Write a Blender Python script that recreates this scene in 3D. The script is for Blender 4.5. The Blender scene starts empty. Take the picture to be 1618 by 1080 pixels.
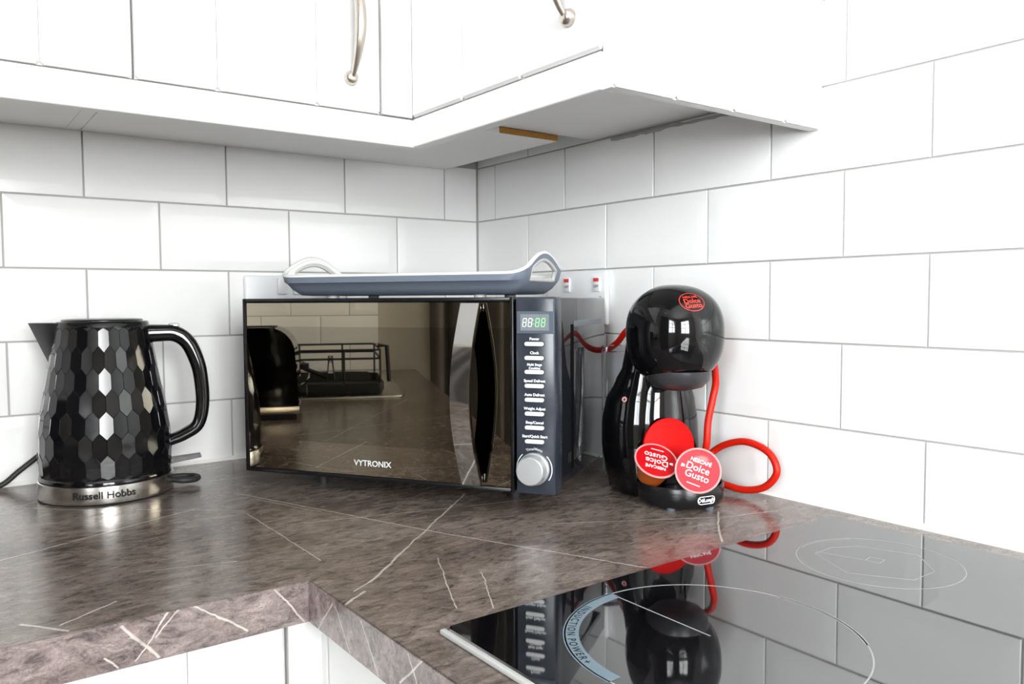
import bpy, bmesh, math, random
from mathutils import Vector, Matrix
from mathutils.bvhtree import BVHTree

random.seed(7)
PI = math.pi
SC = bpy.context.scene
COL = SC.collection

# ------------------------------------------------------------------ camera
# axes: room corner = z axis, left tiled wall = plane y=0, right tiled wall = plane x=0, worktop surface = z 0
YAW, PITCH, ROLL = 0.6372, -0.0534, -0.0056
fw = Vector((math.sin(YAW) * math.cos(PITCH), math.cos(YAW) * math.cos(PITCH), math.sin(PITCH)))
r0 = Vector((math.cos(YAW), -math.sin(YAW), 0))
u0 = r0.cross(fw)
rr = r0 * math.cos(ROLL) + u0 * math.sin(ROLL)
uu = -r0 * math.sin(ROLL) + u0 * math.cos(ROLL)
cam_data = bpy.data.cameras.new('camera')
cam = bpy.data.objects.new('camera', cam_data)
COL.objects.link(cam)
cam_data.sensor_width = 36.0
cam_data.lens = 1272.81 / 1618 * 36.0
cam_data.clip_start = 0.02
CAM = Vector((-0.8832, -1.3024, 0.2548))
m = Matrix((rr, uu, -fw)).transposed().to_4x4()
m.translation = CAM
cam.matrix_world = m
SC.camera = cam

# ------------------------------------------------------------------ world, light, exposure
w = bpy.data.worlds.new('world')
SC.world = w
w.use_nodes = True
bg = w.node_tree.nodes['Background']
bg.inputs['Color'].default_value = (0.80, 0.90, 1.0, 1)
bg.inputs['Strength'].default_value = 2.0


def area_light(name, loc, rot, sx, sy, power, color):
    l = bpy.data.lights.new(name, 'AREA')
    l.shape = 'RECTANGLE'
    l.size, l.size_y = sx, sy
    l.energy = power
    l.color = color
    o = bpy.data.objects.new(name, l)
    COL.objects.link(o)
    o.location = loc
    o.rotation_euler = rot
    return o


# daylight entering by window_1 in the end wall and by an added back-wall window
XE, YB, ZF, ZC = -2.3, -3.4, -0.9, 1.5          # end wall, back wall, floor, ceiling
W1 = (-2.80, -1.68, 0.12, 1.28)                 # y0, y1, z0, z1
W2 = (-1.75, -0.55, 0.05, 1.28)                 # x0, x1, z0, z1
area_light('window_area_light', (XE - 0.16, (W1[0] + W1[1]) / 2, (W1[2] + W1[3]) / 2), (0, -PI / 2, 0),
           W1[3] - W1[2], W1[1] - W1[0], 44, (0.97, 0.985, 1.0))
area_light('window_area_light', ((W2[0] + W2[1]) / 2, YB - 0.16, (W2[2] + W2[3]) / 2), (PI / 2, 0, 0),
           W2[1] - W2[0], W2[3] - W2[2], 58, (1.0, 0.985, 0.965))  # light of the added back window, put in to brighten the left wall

SC.view_settings.view_transform = 'Standard'
SC.view_settings.look = 'None'
SC.view_settings.gamma = 1.0
SC.view_settings.use_curve_mapping = False
SC.view_settings.exposure = 1.33
SC.cycles.diffuse_bounces = 4
SC.cycles.adaptive_threshold = 0.025
SC.cycles.glossy_bounces = 5
SC.cycles.transmission_bounces = 8
SC.cycles.max_bounces = 8
SC.cycles.caustics_reflective = False
SC.cycles.caustics_refractive = False


# ------------------------------------------------------------------ materials
def mat(name, color, rough=0.5, metal=0.0, spec=0.5, coat=0.0, coat_rough=0.03, trans=0.0, ior=1.5, emit=None, estr=0.0,
        bump=0.0, bump_scale=200.0, vary=0.0, vary_scale=8.0):
    mt = bpy.data.materials.new(name)
    mt.use_nodes = True
    nt = mt.node_tree
    p = nt.nodes['Principled BSDF']
    p.inputs['Base Color'].default_value = (*color, 1)
    p.inputs['Roughness'].default_value = rough
    p.inputs['Metallic'].default_value = metal
    p.inputs['Specular IOR Level'].default_value = spec
    p.inputs['Coat Weight'].default_value = coat
    p.inputs['Coat Roughness'].default_value = coat_rough
    p.inputs['Transmission Weight'].default_value = trans
    p.inputs['IOR'].default_value = ior
    if emit:
        p.inputs['Emission Color'].default_value = (*emit, 1)
        p.inputs['Emission Strength'].default_value = estr
    if bump or vary:
        tc = nt.nodes.new('ShaderNodeTexCoord')
        if bump:
            nz = nt.nodes.new('ShaderNodeTexNoise')
            nz.inputs['Scale'].default_value = bump_scale
            nt.links.new(tc.outputs['Object'], nz.inputs['Vector'])
            b = nt.nodes.new('ShaderNodeBump')
            b.inputs['Strength'].default_value = bump
            b.inputs['Distance'].default_value = 0.001
            nt.links.new(nz.outputs['Fac'], b.inputs['Height'])
            nt.links.new(b.outputs['Normal'], p.inputs['Normal'])
        if vary:
            nz = nt.nodes.new('ShaderNodeTexNoise')
            nz.inputs['Scale'].default_value = vary_scale
            nz.inputs['Detail'].default_value = 4
            nt.links.new(tc.outputs['Object'], nz.inputs['Vector'])
            mx = nt.nodes.new('ShaderNodeMix')
            mx.data_type = 'RGBA'
            mx.inputs['A'].default_value = (*[c * (1 - vary) for c in color], 1)
            mx.inputs['B'].default_value = (*[min(1, c * (1 + vary)) for c in color], 1)
            nt.links.new(nz.outputs['Fac'], mx.inputs['Factor'])
            nt.links.new(mx.outputs['Result'], p.inputs['Base Color'])
    return mt


VEINS = [(-0.547, -0.2443, 0, -0.4753, -0.4368, 0, 1.1), (-0.4753, -0.4368, 0, -0.429, -0.5602, 0, 1.1), (-0.429, -0.5602, 0, -0.3354, -0.7732, 0, 1.1),
(-0.5397, -0.2868, 0, -0.4987, -0.3937, 0, 0.7), (-0.3135, -0.4256, 0, -0.4902, -0.586, 0, 1.3), (-0.4902, -0.586, 0, -0.5613, -0.6499, 0, 1.6),
(-0.5613, -0.6499, 0, -0.5836, -0.6623, 0, 1.1), (-0.5759, -0.6682, 0, -0.6054, -0.6881, 0, 1.5), (-0.5336, -0.4285, 0, -0.365, -0.4741, 0, 0.8),
(-0.5724, -0.3501, 0, -0.5721, -0.5647, 0, 0.7), (-0.4777, -0.6286, 0, -0.5323, -0.7484, 0, 0.6), (-0.3065, -0.6071, 0, -0.1325, -0.7053, 0, 0.8),
(-0.1325, -0.7053, 0, -0.0603, -0.7255, 0, 0.8), (-0.1222, -0.6849, 0, -0.1652, -0.72, 0, 1.3), (-0.1652, -0.72, 0, -0.2126, -0.7644, 0, 1.3),
(-0.3491, -0.4795, 0, -0.1535, -0.5279, 0, 0.6), (-0.4664, -0.6885, 0, -0.5079, -0.7678, 0, 0.6), (-0.8247, -0.372, 0, -0.6178, -0.2867, 0, 1.1),
(-0.7998, -0.5893, 0, -0.7551, -0.5614, 0, 1.1), (-0.8245, -0.5689, 0, -0.7963, -0.6057, 0, 1.6), (-0.7946, -0.1384, 0, -0.7187, -0.2161, 0, 0.6),
(-0.676, -0.2438, 0, -0.5716, -0.3299, 0, 0.6), (-0.7223, -0.4924, 0, -0.6394, -0.5167, 0, 0.6), (-0.81, -0.1674, 0, -0.7651, -0.1174, 0, 0.6),
(-1.42, -0.50, 0, -0.85, -0.30, 0, 0.9), (-1.1, -0.56, 0, -0.9, -0.2, 0, 0.8),
(-0.761, -0.612, -0.0043, -0.7337, -0.612, -0.0363, 1.8), (-0.7244, -0.612, 0.0005, -0.7416, -0.612, -0.0228, 1.1), (-0.7416, -0.612, -0.0228, -0.7509, -0.612, -0.0346, 1.0),
(-0.716, -0.612, 0.0002, -0.7363, -0.612, -0.0194, 0.9), (-0.7049, -0.612, 0.0005, -0.6866, -0.612, -0.0137, 0.9), (-0.6866, -0.612, -0.0137, -0.6756, -0.612, -0.0195, 1.5),
(-0.6756, -0.612, -0.0195, -0.6617, -0.612, -0.0316, 1.3), (-0.6357, -0.612, -0.0015, -0.6091, -0.612, -0.0361, 1.2), (-0.7733, -0.612, -0.0261, -0.7645, -0.612, -0.0363, 1.1),
(-0.6045, -0.6644, -0.0056, -0.6045, -0.6332, -0.0383, 1.2), (-0.6045, -0.7191, -0.0026, -0.6045, -0.7499, -0.0372, 1.1), (-0.6045, -0.6704, -0.0062, -0.6045, -0.6971, -0.0359, 0.8),
(-0.6045, -0.7971, -0.0022, -0.6045, -0.8095, -0.0195, 1.1), (-0.6045, -0.8177, 0.0008, -0.6045, -0.784, -0.0285, 1.1)]


def worktop_material(name, veins, wobble, tint=(1.0, 1.0, 1.0)):
    mt = bpy.data.materials.new(name)
    mt.use_nodes = True
    nt = mt.node_tree
    N, L = nt.nodes, nt.links
    p = N['Principled BSDF']
    tc = N.new('ShaderNodeTexCoord')

    def vm(op, a, b=None):
        n = N.new('ShaderNodeVectorMath')
        n.operation = op
        for i, x in enumerate((a, b)):
            if x is None:
                continue
            if isinstance(x, (tuple, Vector)):
                n.inputs[i].default_value = x
            else:
                L.new(x, n.inputs[i])
        return n

    def ma(op, a, b=None, clamp=False):
        n = N.new('ShaderNodeMath')
        n.operation = op
        n.use_clamp = clamp
        for i, x in enumerate((a, b)):
            if x is None:
                continue
            if isinstance(x, (int, float)):
                n.inputs[i].default_value = x
            else:
                L.new(x, n.inputs[i])
        return n.outputs[0]

    def noise(scale, detail=5, rough=0.6, vec=None, dist=0.0):
        n = N.new('ShaderNodeTexNoise')
        n.inputs['Scale'].default_value = scale
        n.inputs['Detail'].default_value = detail
        n.inputs['Roughness'].default_value = rough
        n.inputs['Distortion'].default_value = dist
        L.new(vec if vec is not None else tc.outputs['Object'], n.inputs['Vector'])
        return n

    def ramp(fac, stops):
        n = N.new('ShaderNodeValToRGB')
        cr = n.color_ramp
        while len(cr.elements) < len(stops):
            cr.elements.new(0.5)
        for e, (pos, c) in zip(cr.elements, stops):
            e.position = pos
            e.color = (*c, 1) if isinstance(c, tuple) else (c, c, c, 1)
        L.new(fac, n.inputs['Fac'])
        return n.outputs['Color']

    def mix(fac, a, b, blend='MIX'):
        n = N.new('ShaderNodeMix')
        n.data_type = 'RGBA'
        n.blend_type = blend
        for key, x in (('Factor', fac), ('A', a), ('B', b)):
            if isinstance(x, (int, float)):
                n.inputs[key].default_value = x
            elif isinstance(x, tuple):
                n.inputs[key].default_value = (*x, 1)
            else:
                L.new(x, n.inputs[key])
        return n.outputs['Result']

    # stretched cloudy stone
    mp = N.new('ShaderNodeMapping')
    mp.inputs['Rotation'].default_value = (0, 0, 0.65)
    mp.inputs['Scale'].default_value = (1.0, 2.2, 2.2)
    L.new(tc.outputs['Object'], mp.inputs['Vector'])
    big = noise(7, 4, 0.62, mp.outputs['Vector'], 0.6).outputs['Fac']
    fine = noise(48, 6, 0.72, mp.outputs['Vector'], 0.8).outputs['Fac']
    grit = noise(420, 3, 0.6).outputs['Fac']
    base = ramp(big, [(0.28, (0.125, 0.098, 0.085)), (0.5, (0.202, 0.162, 0.141)), (0.72, (0.285, 0.236, 0.209))])
    dark = ramp(fine, [(0.36, (0.40, 0.40, 0.41)), (0.47, (0.80, 0.80, 0.80)), (0.56, (1.05, 1.04, 1.03)), (0.70, (1.5, 1.48, 1.45))])
    c = mix(1.0, base, dark, 'MULTIPLY')
    c = mix(0.35, c, ramp(grit, [(0.35, 0.45), (0.6, 1.0)]), 'MULTIPLY')
    vd = N.new('ShaderNodeTexVoronoi')
    vd.feature = 'DISTANCE_TO_EDGE'
    vd.inputs['Scale'].default_value = 34
    wd_ = vm('SCALE', noise(16, 4, 0.75, mp.outputs['Vector']).outputs['Color'])
    wd_.inputs['Scale'].default_value = 0.22
    L.new(vm('ADD', mp.outputs['Vector'], wd_.outputs[0]).outputs[0], vd.inputs['Vector'])
    dk = ramp(vd.outputs['Distance'], [(0.0, 1.0), (0.035, 0.0)])
    dk = ma('MULTIPLY', dk, ramp(noise(11, 4, 0.6).outputs['Fac'], [(0.42, 0.0), (0.60, 0.75)]))
    c = mix(dk, c, (0.035, 0.028, 0.026))
    c = mix(1.0, c, tint, 'MULTIPLY')
    # hairline network of pale cracks
    vo = N.new('ShaderNodeTexVoronoi')
    vo.feature = 'DISTANCE_TO_EDGE'
    vo.inputs['Scale'].default_value = 16
    wv = vm('ADD', tc.outputs['Object'], vm('SCALE', noise(12, 4, 0.7).outputs['Color']).outputs[0])
    N[wv.inputs[1].links[0].from_node.name].inputs['Scale'].default_value = 0.10
    L.new(wv.outputs[0], vo.inputs['Vector'])
    crack = ramp(vo.outputs['Distance'], [(0.0, 1.0), (0.012, 0.0)])
    cm = ma('MULTIPLY', crack, ramp(noise(9, 3).outputs['Fac'], [(0.56, 0.0), (0.70, 0.40)]))
    c = mix(cm, c, (0.34, 0.30, 0.27))
    # long pale veins
    wob = vm('SCALE', vm('SUBTRACT', noise(26, 4, 0.7).outputs['Color'], (0.5, 0.5, 0.5)).outputs[0])
    wob.inputs['Scale'].default_value = 0.007
    wob = vm('MULTIPLY', wob.outputs[0], wobble)          # wander only within the surface
    wp = vm('ADD', tc.outputs['Object'], wob.outputs[0]).outputs[0]
    cur = None
    for v in veins:
        a, b, wd = Vector(v[:3]), Vector(v[3:6]), v[6] * (0.00078 if v[2] == 0 and v[5] == 0 else 0.00062)
        ba = b - a
        pa = vm('SUBTRACT', wp, a)
        h = ma('MULTIPLY', vm('DOT_PRODUCT', pa.outputs[0], ba).outputs['Value'], 1 / ba.length_squared, True)
        sc = N.new('ShaderNodeVectorMath')
        sc.operation = 'SCALE'
        sc.inputs[0].default_value = ba
        L.new(h, sc.inputs['Scale'])
        d = vm('LENGTH', vm('SUBTRACT', pa.outputs[0], sc.outputs[0]).outputs[0]).outputs['Value']
        d = ma('MULTIPLY', d, 1 / wd)
        cur = d if cur is None else ma('MINIMUM', cur, d)
    vmask = ramp(ma('MULTIPLY', cur, 0.5), [(0.3, 1.0), (0.75, 0.0)])
    vmask = ma('MULTIPLY', vmask, ramp(noise(60, 3).outputs['Fac'], [(0.30, 0.5), (0.55, 1.0)]))
    c = mix(vmask, c, (0.55, 0.50, 0.46))
    L.new(c, p.inputs['Base Color'])
    rg = ramp(fine, [(0.3, 0.15), (0.7, 0.25)])
    L.new(rg, p.inputs['Roughness'])
    p.inputs['Specular IOR Level'].default_value = 0.8
    bp = N.new('ShaderNodeBump')
    bp.inputs['Strength'].default_value = 0.12
    bp.inputs['Distance'].default_value = 0.001
    L.new(fine, bp.inputs['Height'])
    L.new(bp.outputs['Normal'], p.inputs['Normal'])
    return mt


def clear_material(name, tint=(1, 1, 1), refl=0.08, rough=0.02):
    mt = bpy.data.materials.new(name)
    mt.use_nodes = True
    nt = mt.node_tree
    nt.nodes.remove(nt.nodes['Principled BSDF'])
    out = nt.nodes['Material Output']
    t = nt.nodes.new('ShaderNodeBsdfTransparent')
    t.inputs['Color'].default_value = (*tint, 1)
    g = nt.nodes.new('ShaderNodeBsdfGlossy')
    g.inputs['Roughness'].default_value = rough
    fr = nt.nodes.new('ShaderNodeFresnel')
    fr.inputs['IOR'].default_value = 1.45
    ad = nt.nodes.new('ShaderNodeMath')
    ad.operation = 'ADD'
    ad.use_clamp = True
    ad.inputs[1].default_value = refl
    nt.links.new(fr.outputs[0], ad.inputs[0])
    mx = nt.nodes.new('ShaderNodeMixShader')
    nt.links.new(ad.outputs[0], mx.inputs[0])
    nt.links.new(t.outputs[0], mx.inputs[1])
    nt.links.new(g.outputs[0], mx.inputs[2])
    nt.links.new(mx.outputs[0], out.inputs['Surface'])
    return mt


M = {}
M['tile'] = mat('white_glazed_tile', (0.87, 0.87, 0.865), 0.16, spec=0.5)
M['grout'] = mat('grey_grout', (0.44, 0.43, 0.42), 0.85, bump=0.4, bump_scale=500)
M['sealant'] = mat('white_sealant', (0.80, 0.79, 0.77), 0.45)
M['paint'] = mat('cream_wall_paint', (0.56, 0.52, 0.46), 0.75)
M['ceiling'] = mat('white_ceiling_paint', (0.85, 0.85, 0.84), 0.8)
M['floor'] = mat('grey_floor_vinyl', (0.20, 0.18, 0.165), 0.5, vary=0.2, vary_scale=6)
M['cab'] = mat('white_cabinet_lacquer', (0.77, 0.77, 0.76), 0.35)
M['carcass'] = mat('white_melamine', (0.80, 0.79, 0.78), 0.5, bump=0.1, bump_scale=400)
M['chipboard'] = mat('raw_chipboard', (0.42, 0.20, 0.045), 0.85, bump=0.6, bump_scale=900, vary=0.35, vary_scale=300)
M['nickel'] = mat('brushed_nickel', (0.62, 0.56, 0.50), 0.28, 1.0)
M['worktop'] = worktop_material('brown_stone_laminate', [v for v in VEINS if v[2] == 0 and v[5] == 0], (1.0, 1.0, 0.0))
M['edge_left'] = worktop_material('mauve_edge_laminate', [v for v in VEINS if v[1] == v[4] == -0.612], (1.0, 0.0, 1.0), (1.20, 1.19, 1.32))
M['edge_right'] = worktop_material('mauve_edge_laminate', [v for v in VEINS if v[0] == v[3] == -0.6045], (0.0, 1.0, 1.0), (1.20, 1.19, 1.32))
M['blackglass'] = mat('black_ceramic_glass', (0.004, 0.004, 0.005), 0.03, spec=0.5, ior=2.8)
M['print'] = mat('pale_hob_print', (0.32, 0.33, 0.33), 0.4)
M['printblue'] = mat('pale_blue_hob_print', (0.16, 0.22, 0.265), 0.4)
M['alu'] = mat('satin_aluminium', (0.80, 0.81, 0.83), 0.3, 1.0)
M['steel'] = mat('brushed_steel', (0.62, 0.60, 0.57), 0.24, 1.0, bump=0.05, bump_scale=600)
M['chrome'] = mat('polished_chrome', (0.80, 0.80, 0.80), 0.06, 1.0)
M['gloss_black'] = mat('gloss_black_plastic', (0.003, 0.003, 0.0035), 0.05, spec=0.5)
M['facet_black'] = mat('faceted_black_plastic', (0.004, 0.004, 0.005), 0.07, spec=0.5)
M['groove'] = mat('matt_black_groove', (0.004, 0.004, 0.004), 0.8, spec=0.05)
M['holder'] = mat('charcoal_satin_plastic', (0.03, 0.03, 0.033), 0.35)
M['satin_black'] = mat('satin_black_plastic', (0.006, 0.006, 0.007), 0.25, spec=0.4)
M['rubber'] = mat('matt_black_rubber', (0.015, 0.015, 0.015), 0.6)
M['mirror'] = mat('bronze_mirrored_door_glass', (0.42, 0.37, 0.29), 0.015, 1.0)
M['mirror_dark'] = mat('bronze_mirrored_window', (0.31, 0.275, 0.215), 0.015, 1.0)
M['panel'] = mat('smoked_control_panel', (0.026, 0.032, 0.045), 0.26, spec=0.6, vary=0.4, vary_scale=40)
M['side_black'] = mat('gloss_painted_steel', (0.012, 0.013, 0.016), 0.04, spec=1.0)
M['bezel'] = mat('smoked_bezel', (0.10, 0.12, 0.15), 0.15)
M['lcd'] = mat('pale_lcd_screen', (0.17, 0.185, 0.20), 0.2, emit=(0.75, 0.80, 0.86), estr=0.02)
M['lcd_dim'] = mat('pale_lcd_segment', (0.55, 0.6, 0.6), 0.3, emit=(0.85, 0.95, 0.95), estr=0.12)
M['lcd_green'] = mat('green_lcd_segment', (0.2, 0.6, 0.25), 0.3, emit=(0.35, 1.0, 0.40), estr=0.16)
M['button'] = mat('silver_button', (0.78, 0.79, 0.80), 0.35, 0.3)
M['knob'] = mat('silver_knob', (0.72, 0.74, 0.76), 0.3, 0.7)
M['white_print'] = mat('white_print', (0.85, 0.86, 0.88), 0.5)
M['dark_print'] = mat('dark_grey_print', (0.012, 0.012, 0.012), 0.7, spec=0.2)
M['white_plastic'] = mat('white_plastic', (0.84, 0.85, 0.87), 0.3)
M['red_switch'] = mat('red_plastic', (0.72, 0.03, 0.02), 0.35)
M['tray_grey'] = mat('blue_grey_plastic', (0.17, 0.20, 0.255), 0.42)
M['tray_white'] = mat('white_tray_plastic', (0.85, 0.85, 0.84), 0.35)
M['tray_rim'] = mat('light_grey_rim', (0.33, 0.36, 0.42), 0.4)
M['tray_grip'] = mat('pale_grey_grip', (0.55, 0.55, 0.54), 0.5)
M['cord_red'] = mat('red_rubber_cord', (0.56, 0.012, 0.003), 0.42, spec=0.3)
M['red_gloss'] = mat('red_plastic_gloss', (0.50, 0.001, 0.001), 0.6, spec=0.15)
M['pod_red'] = mat('red_foil_lid', (0.46, 0.002, 0.006), 0.45, spec=0.2)
M['pod_pink'] = mat('glossy_red_foil_lid', (0.42, 0.010, 0.024), 0.25, spec=0.5, coat=0.3)
M['pod_rim'] = mat('pink_plastic_rim', (0.62, 0.28, 0.28), 0.35)
M['pod_body'] = mat('amber_plastic_cup', (0.48, 0.10, 0.018), 0.25)
M['clear'] = clear_material('clear_plastic', (0.93, 0.94, 0.96), 0.06)
M['pane'] = clear_material('window_glass', (0.97, 0.98, 0.98), 0.0)
M['red_print'] = mat('red_print', (0.75, 0.05, 0.03), 0.4)
M['upvc'] = mat('white_upvc', (0.85, 0.86, 0.86), 0.35)
M['curtain'] = mat('dark_grey_curtain', (0.075, 0.066, 0.060), 0.9, vary=0.3, vary_scale=10)
M['lampglow'] = mat('downlight_lens', (1, 1, 1), 0.5, emit=(1.0, 0.93, 0.82), estr=14.0)
M['lampglow'].cycles.emission_sampling = 'NONE'      # the tiny lenses add no light worth sampling


# ------------------------------------------------------------------ mesh helpers
class MB:
    """collects shapes; build() links them as one mesh object"""

    def __init__(self):
        self.v, self.f = [], []

    def add(self, vs, fs, mtx=None):
        o = len(self.v)
        self.v += [(mtx @ Vector(p)) if mtx is not None else Vector(p) for p in vs]
        self.f += [tuple(i + o for i in q) for q in fs]
        return self

    def bm(self, b, mtx=None):
        b.verts.index_update()
        self.add([v.co.copy() for v in b.verts], [[v.index for v in q.verts] for q in b.faces], mtx)
        b.free()
        return self

    def box(self, x0, x1, y0, y1, z0, z1, bev=0.0, seg=2, mtx=None):
        b = bmesh.new()
        bmesh.ops.create_cube(b, size=1)
        for v in b.verts:
            v.co = Vector(((x0 + x1) / 2 + v.co.x * (x1 - x0), (y0 + y1) / 2 + v.co.y * (y1 - y0), (z0 + z1) / 2 + v.co.z * (z1 - z0)))
        if bev:
            bmesh.ops.bevel(b, geom=b.edges[:], offset=bev, segments=seg, affect='EDGES', profile=0.5)
        return self.bm(b, mtx)

    def prism(self, poly, h0, h1, axis='z', mtx=None):
        """polygon (a,b) extruded along axis: z->(a,b,h) y->(a,h,b) x->(h,a,b)"""
        n = len(poly)
        P = {'z': lambda a, b, h: (a, b, h), 'y': lambda a, b, h: (a, h, b), 'x': lambda a, b, h: (h, a, b)}[axis]
        vs = [P(a, b, h0) for a, b in poly] + [P(a, b, h1) for a, b in poly]
        fs = [tuple(range(n))[::-1], tuple(range(n, 2 * n))] + [(i, (i + 1) % n, n + (i + 1) % n, n + i) for i in range(n)]
        return self.add(vs, fs, mtx)

    def lathe(self, prof, seg=48, mtx=None, cap0=True, cap1=True, sx=1.0, sy=1.0):
        vs, fs = [], []
        for r, z in prof:
            for i in range(seg):
                a = 2 * PI * i / seg
                vs.append((r * math.cos(a) * sx, r * math.sin(a) * sy, z))
        for k in range(len(prof) - 1):
            for i in range(seg):
                j = (i + 1) % seg
                fs.append((k * seg + i, k * seg + j, (k + 1) * seg + j, (k + 1) * seg + i))
        if cap0:
            fs.append(tuple(range(seg))[::-1])
        if cap1:
            fs.append(tuple((len(prof) - 1) * seg + i for i in range(seg)))
        return self.add(vs, fs, mtx)

    def sweep(self, path, section, up=Vector((0, 0, 1)), closed=False, scales=None, mtx=None, side=None):
        """section: list of (a,b) placed along side,up' at each path point"""
        path = [Vector(p) for p in path]
        n, k = len(path), len(section)
        vs, fs = [], []
        prev = None
        for i, p in enumerate(path):
            t = (path[(i + 1) % n] - path[i - 1]) if closed else (path[min(i + 1, n - 1)] - path[max(i - 1, 0)])
            t.normalize()
            if side is not None:
                s = Vector(side)
                s = (s - t * s.dot(t)).normalized()
            elif prev is None:
                s = t.cross(up)
                if s.length < 1e-4:
                    s = t.cross(Vector((1, 0, 0)))
                s.normalize()
            else:
                s = (prev - t * prev.dot(t)).normalized()
            prev = s
            q = s.cross(t)
            f = scales[i] if scales else (1, 1)
            for a, b in section:
                vs.append(p + s * a * f[0] + q * b * f[1])
        m_ = n if closed else n - 1
        for i in range(m_):
            for j in range(k):
                a, b = i * k + j, i * k + (j + 1) % k
                c, d = ((i + 1) % n) * k + (j + 1) % k, ((i + 1) % n) * k + j
                fs.append((a, b, c, d))
        if not closed:
            fs.append(tuple(range(k))[::-1])
            fs.append(tuple((n - 1) * k + j for j in range(k)))
        return self.add(vs, fs, mtx)

    def tube(self, path, r, seg=12, closed=False, mtx=None, radii=None):
        sec = [(r * math.cos(2 * PI * i / seg), r * math.sin(2 * PI * i / seg)) for i in range(seg)]
        return self.sweep(path, sec, closed=closed, mtx=mtx, scales=[(q, q) for q in radii] if radii else None)

    def grid(self, rows, closed=False, mtx=None, flip=False, skip=None):
        n = len(rows[0])
        vs = [p for r_ in rows for p in r_]
        fs = []
        for k in range(len(rows) - 1):
            for i in range(n if closed else n - 1):
                if skip and skip(k, i):
                    continue
                j = (i + 1) % n
                q = (k * n + i, k * n + j, (k + 1) * n + j, (k + 1) * n + i)
                fs.append(q[::-1] if flip else q)
        return self.add(vs, fs, mtx)

    def mesh(self, name, material, smooth=35):
        me = bpy.data.meshes.new(name)
        me.from_pydata([tuple(p) for p in self.v], [], self.f)
        me.validate()
        b = bmesh.new()
        b.from_mesh(me)
        bmesh.ops.recalc_face_normals(b, faces=b.faces[:])
        b.to_mesh(me)
        b.free()
        me.materials.append(M[material] if isinstance(material, str) else material)
        if smooth:
            me.shade_smooth()
            me.set_sharp_from_angle(angle=math.radians(smooth))
        return me

    def build(self, name, material, parent=None, smooth=35, world=False):
        me = self.mesh(name, material, smooth)
        return link(name, me, parent, world)


def link(name, me, parent=None, world=False):
    o = bpy.data.objects.new(name, me)
    COL.objects.link(o)
    if parent is not None:
        o.parent = parent
        if world:                                  # vertices were given in world coordinates
            me.transform(parent_matrix(parent).inverted())
    return o


def parent_matrix(o):
    mm = o.matrix_basis.copy()
    while o.parent is not None:
        o = o.parent
        mm = o.matrix_basis @ mm
    return mm


def tag(o, label=None, cat=None, group=None, kind=None):
    for k_, v_ in (('label', label), ('category', cat), ('group', group), ('kind', kind)):
        if v_:
            o[k_] = v_
    return o


def thing(name, loc, label, cat, rz=0.0, group=None):
    o = bpy.data.objects.new(name, None)
    o.empty_display_size = 0.03
    COL.objects.link(o)
    o.location = loc
    o.rotation_euler = (0, 0, rz)
    return tag(o, label, cat, group)


def catmull(pts, n=8, closed=False):
    pts = [Vector(p) for p in pts]
    out = []
    m_ = len(pts)
    for i in range(m_ if closed else m_ - 1):
        if closed:
            a, b, c, d = pts[i - 1], pts[i], pts[(i + 1) % m_], pts[(i + 2) % m_]
        else:
            b, c = pts[i], pts[i + 1]
            a = pts[i - 1] if i else b * 2 - c
            d = pts[i + 2] if i + 2 < m_ else c * 2 - b
        for k in range(n):
            t = k / n
            out.append(0.5 * ((2 * b) + (c - a) * t + (2 * a - 5 * b + 4 * c - d) * t * t + (3 * b - a - 3 * c + d) * t ** 3))
    if not closed:
        out.append(pts[-1])
    return out


def interp(tab, x):
    """smooth table lookup"""
    if x <= tab[0][0]:
        return tab[0][1]
    for (x0, y0), (x1, y1) in zip(tab, tab[1:]):
        if x <= x1:
            t = (x - x0) / (x1 - x0)
            t = t * t * (3 - 2 * t) * 0.5 + t * 0.5
            return y0 + (y1 - y0) * t
    return tab[-1][1]


def text_mb(s, size, extrude=0.0002, align='CENTER', bold=0.0, sx=1.0, space=1.0):
    """text outlines as mesh data in the xy plane"""
    cu = bpy.data.curves.new('lettering', 'FONT')
    cu.body = s
    cu.size = size
    cu.extrude = extrude
    cu.offset = bold
    cu.align_x = align
    cu.align_y = 'CENTER'
    cu.space_character = space
    cu.resolution_u = 3
    o = bpy.data.objects.new('lettering', cu)
    COL.objects.link(o)
    bpy.context.view_layer.update()
    me = bpy.data.meshes.new_from_object(o.evaluated_get(bpy.context.evaluated_depsgraph_get()))
    mb = MB()
    mb.add([(v.co.x * sx, v.co.y, v.co.z) for v in me.vertices], [tuple(q.vertices) for q in me.polygons])
    bpy.data.objects.remove(o)
    bpy.data.curves.remove(cu)
    bpy.data.meshes.remove(me)
    return mb


def subdivide(mb, maxlen):
    b = bmesh.new()
    vs = [b.verts.new(p) for p in mb.v]
    for q in mb.f:
        try:
            b.faces.new([vs[i] for i in q])
        except ValueError:
            pass
    for _ in range(3):
        es = [e for e in b.edges if e.calc_length() > maxlen]
        if not es:
            break
        bmesh.ops.subdivide_edges(b, edges=es, cuts=1)
    bmesh.ops.triangulate(b, faces=b.faces[:])
    mb.v, mb.f = [], []
    return mb.bm(b)


def circle(r, n=16, a0=0.0, a1=2 * PI, cx=0.0, cy=0.0, end=False):
    k = n if not end else n - 1
    return [(cx + r * math.cos(a0 + (a1 - a0) * i / k), cy + r * math.sin(a0 + (a1 - a0) * i / k)) for i in range(n)]


def rrect(x0, x1, y0, y1, r, n=6):
    out = []
    for cx, cy, a in ((x1 - r, y1 - r, 0), (x0 + r, y1 - r, PI / 2), (x0 + r, y0 + r, PI), (x1 - r, y0 + r, 1.5 * PI)):
        out += circle(r, n, a, a + PI / 2, cx, cy, end=True)
    return out


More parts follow.
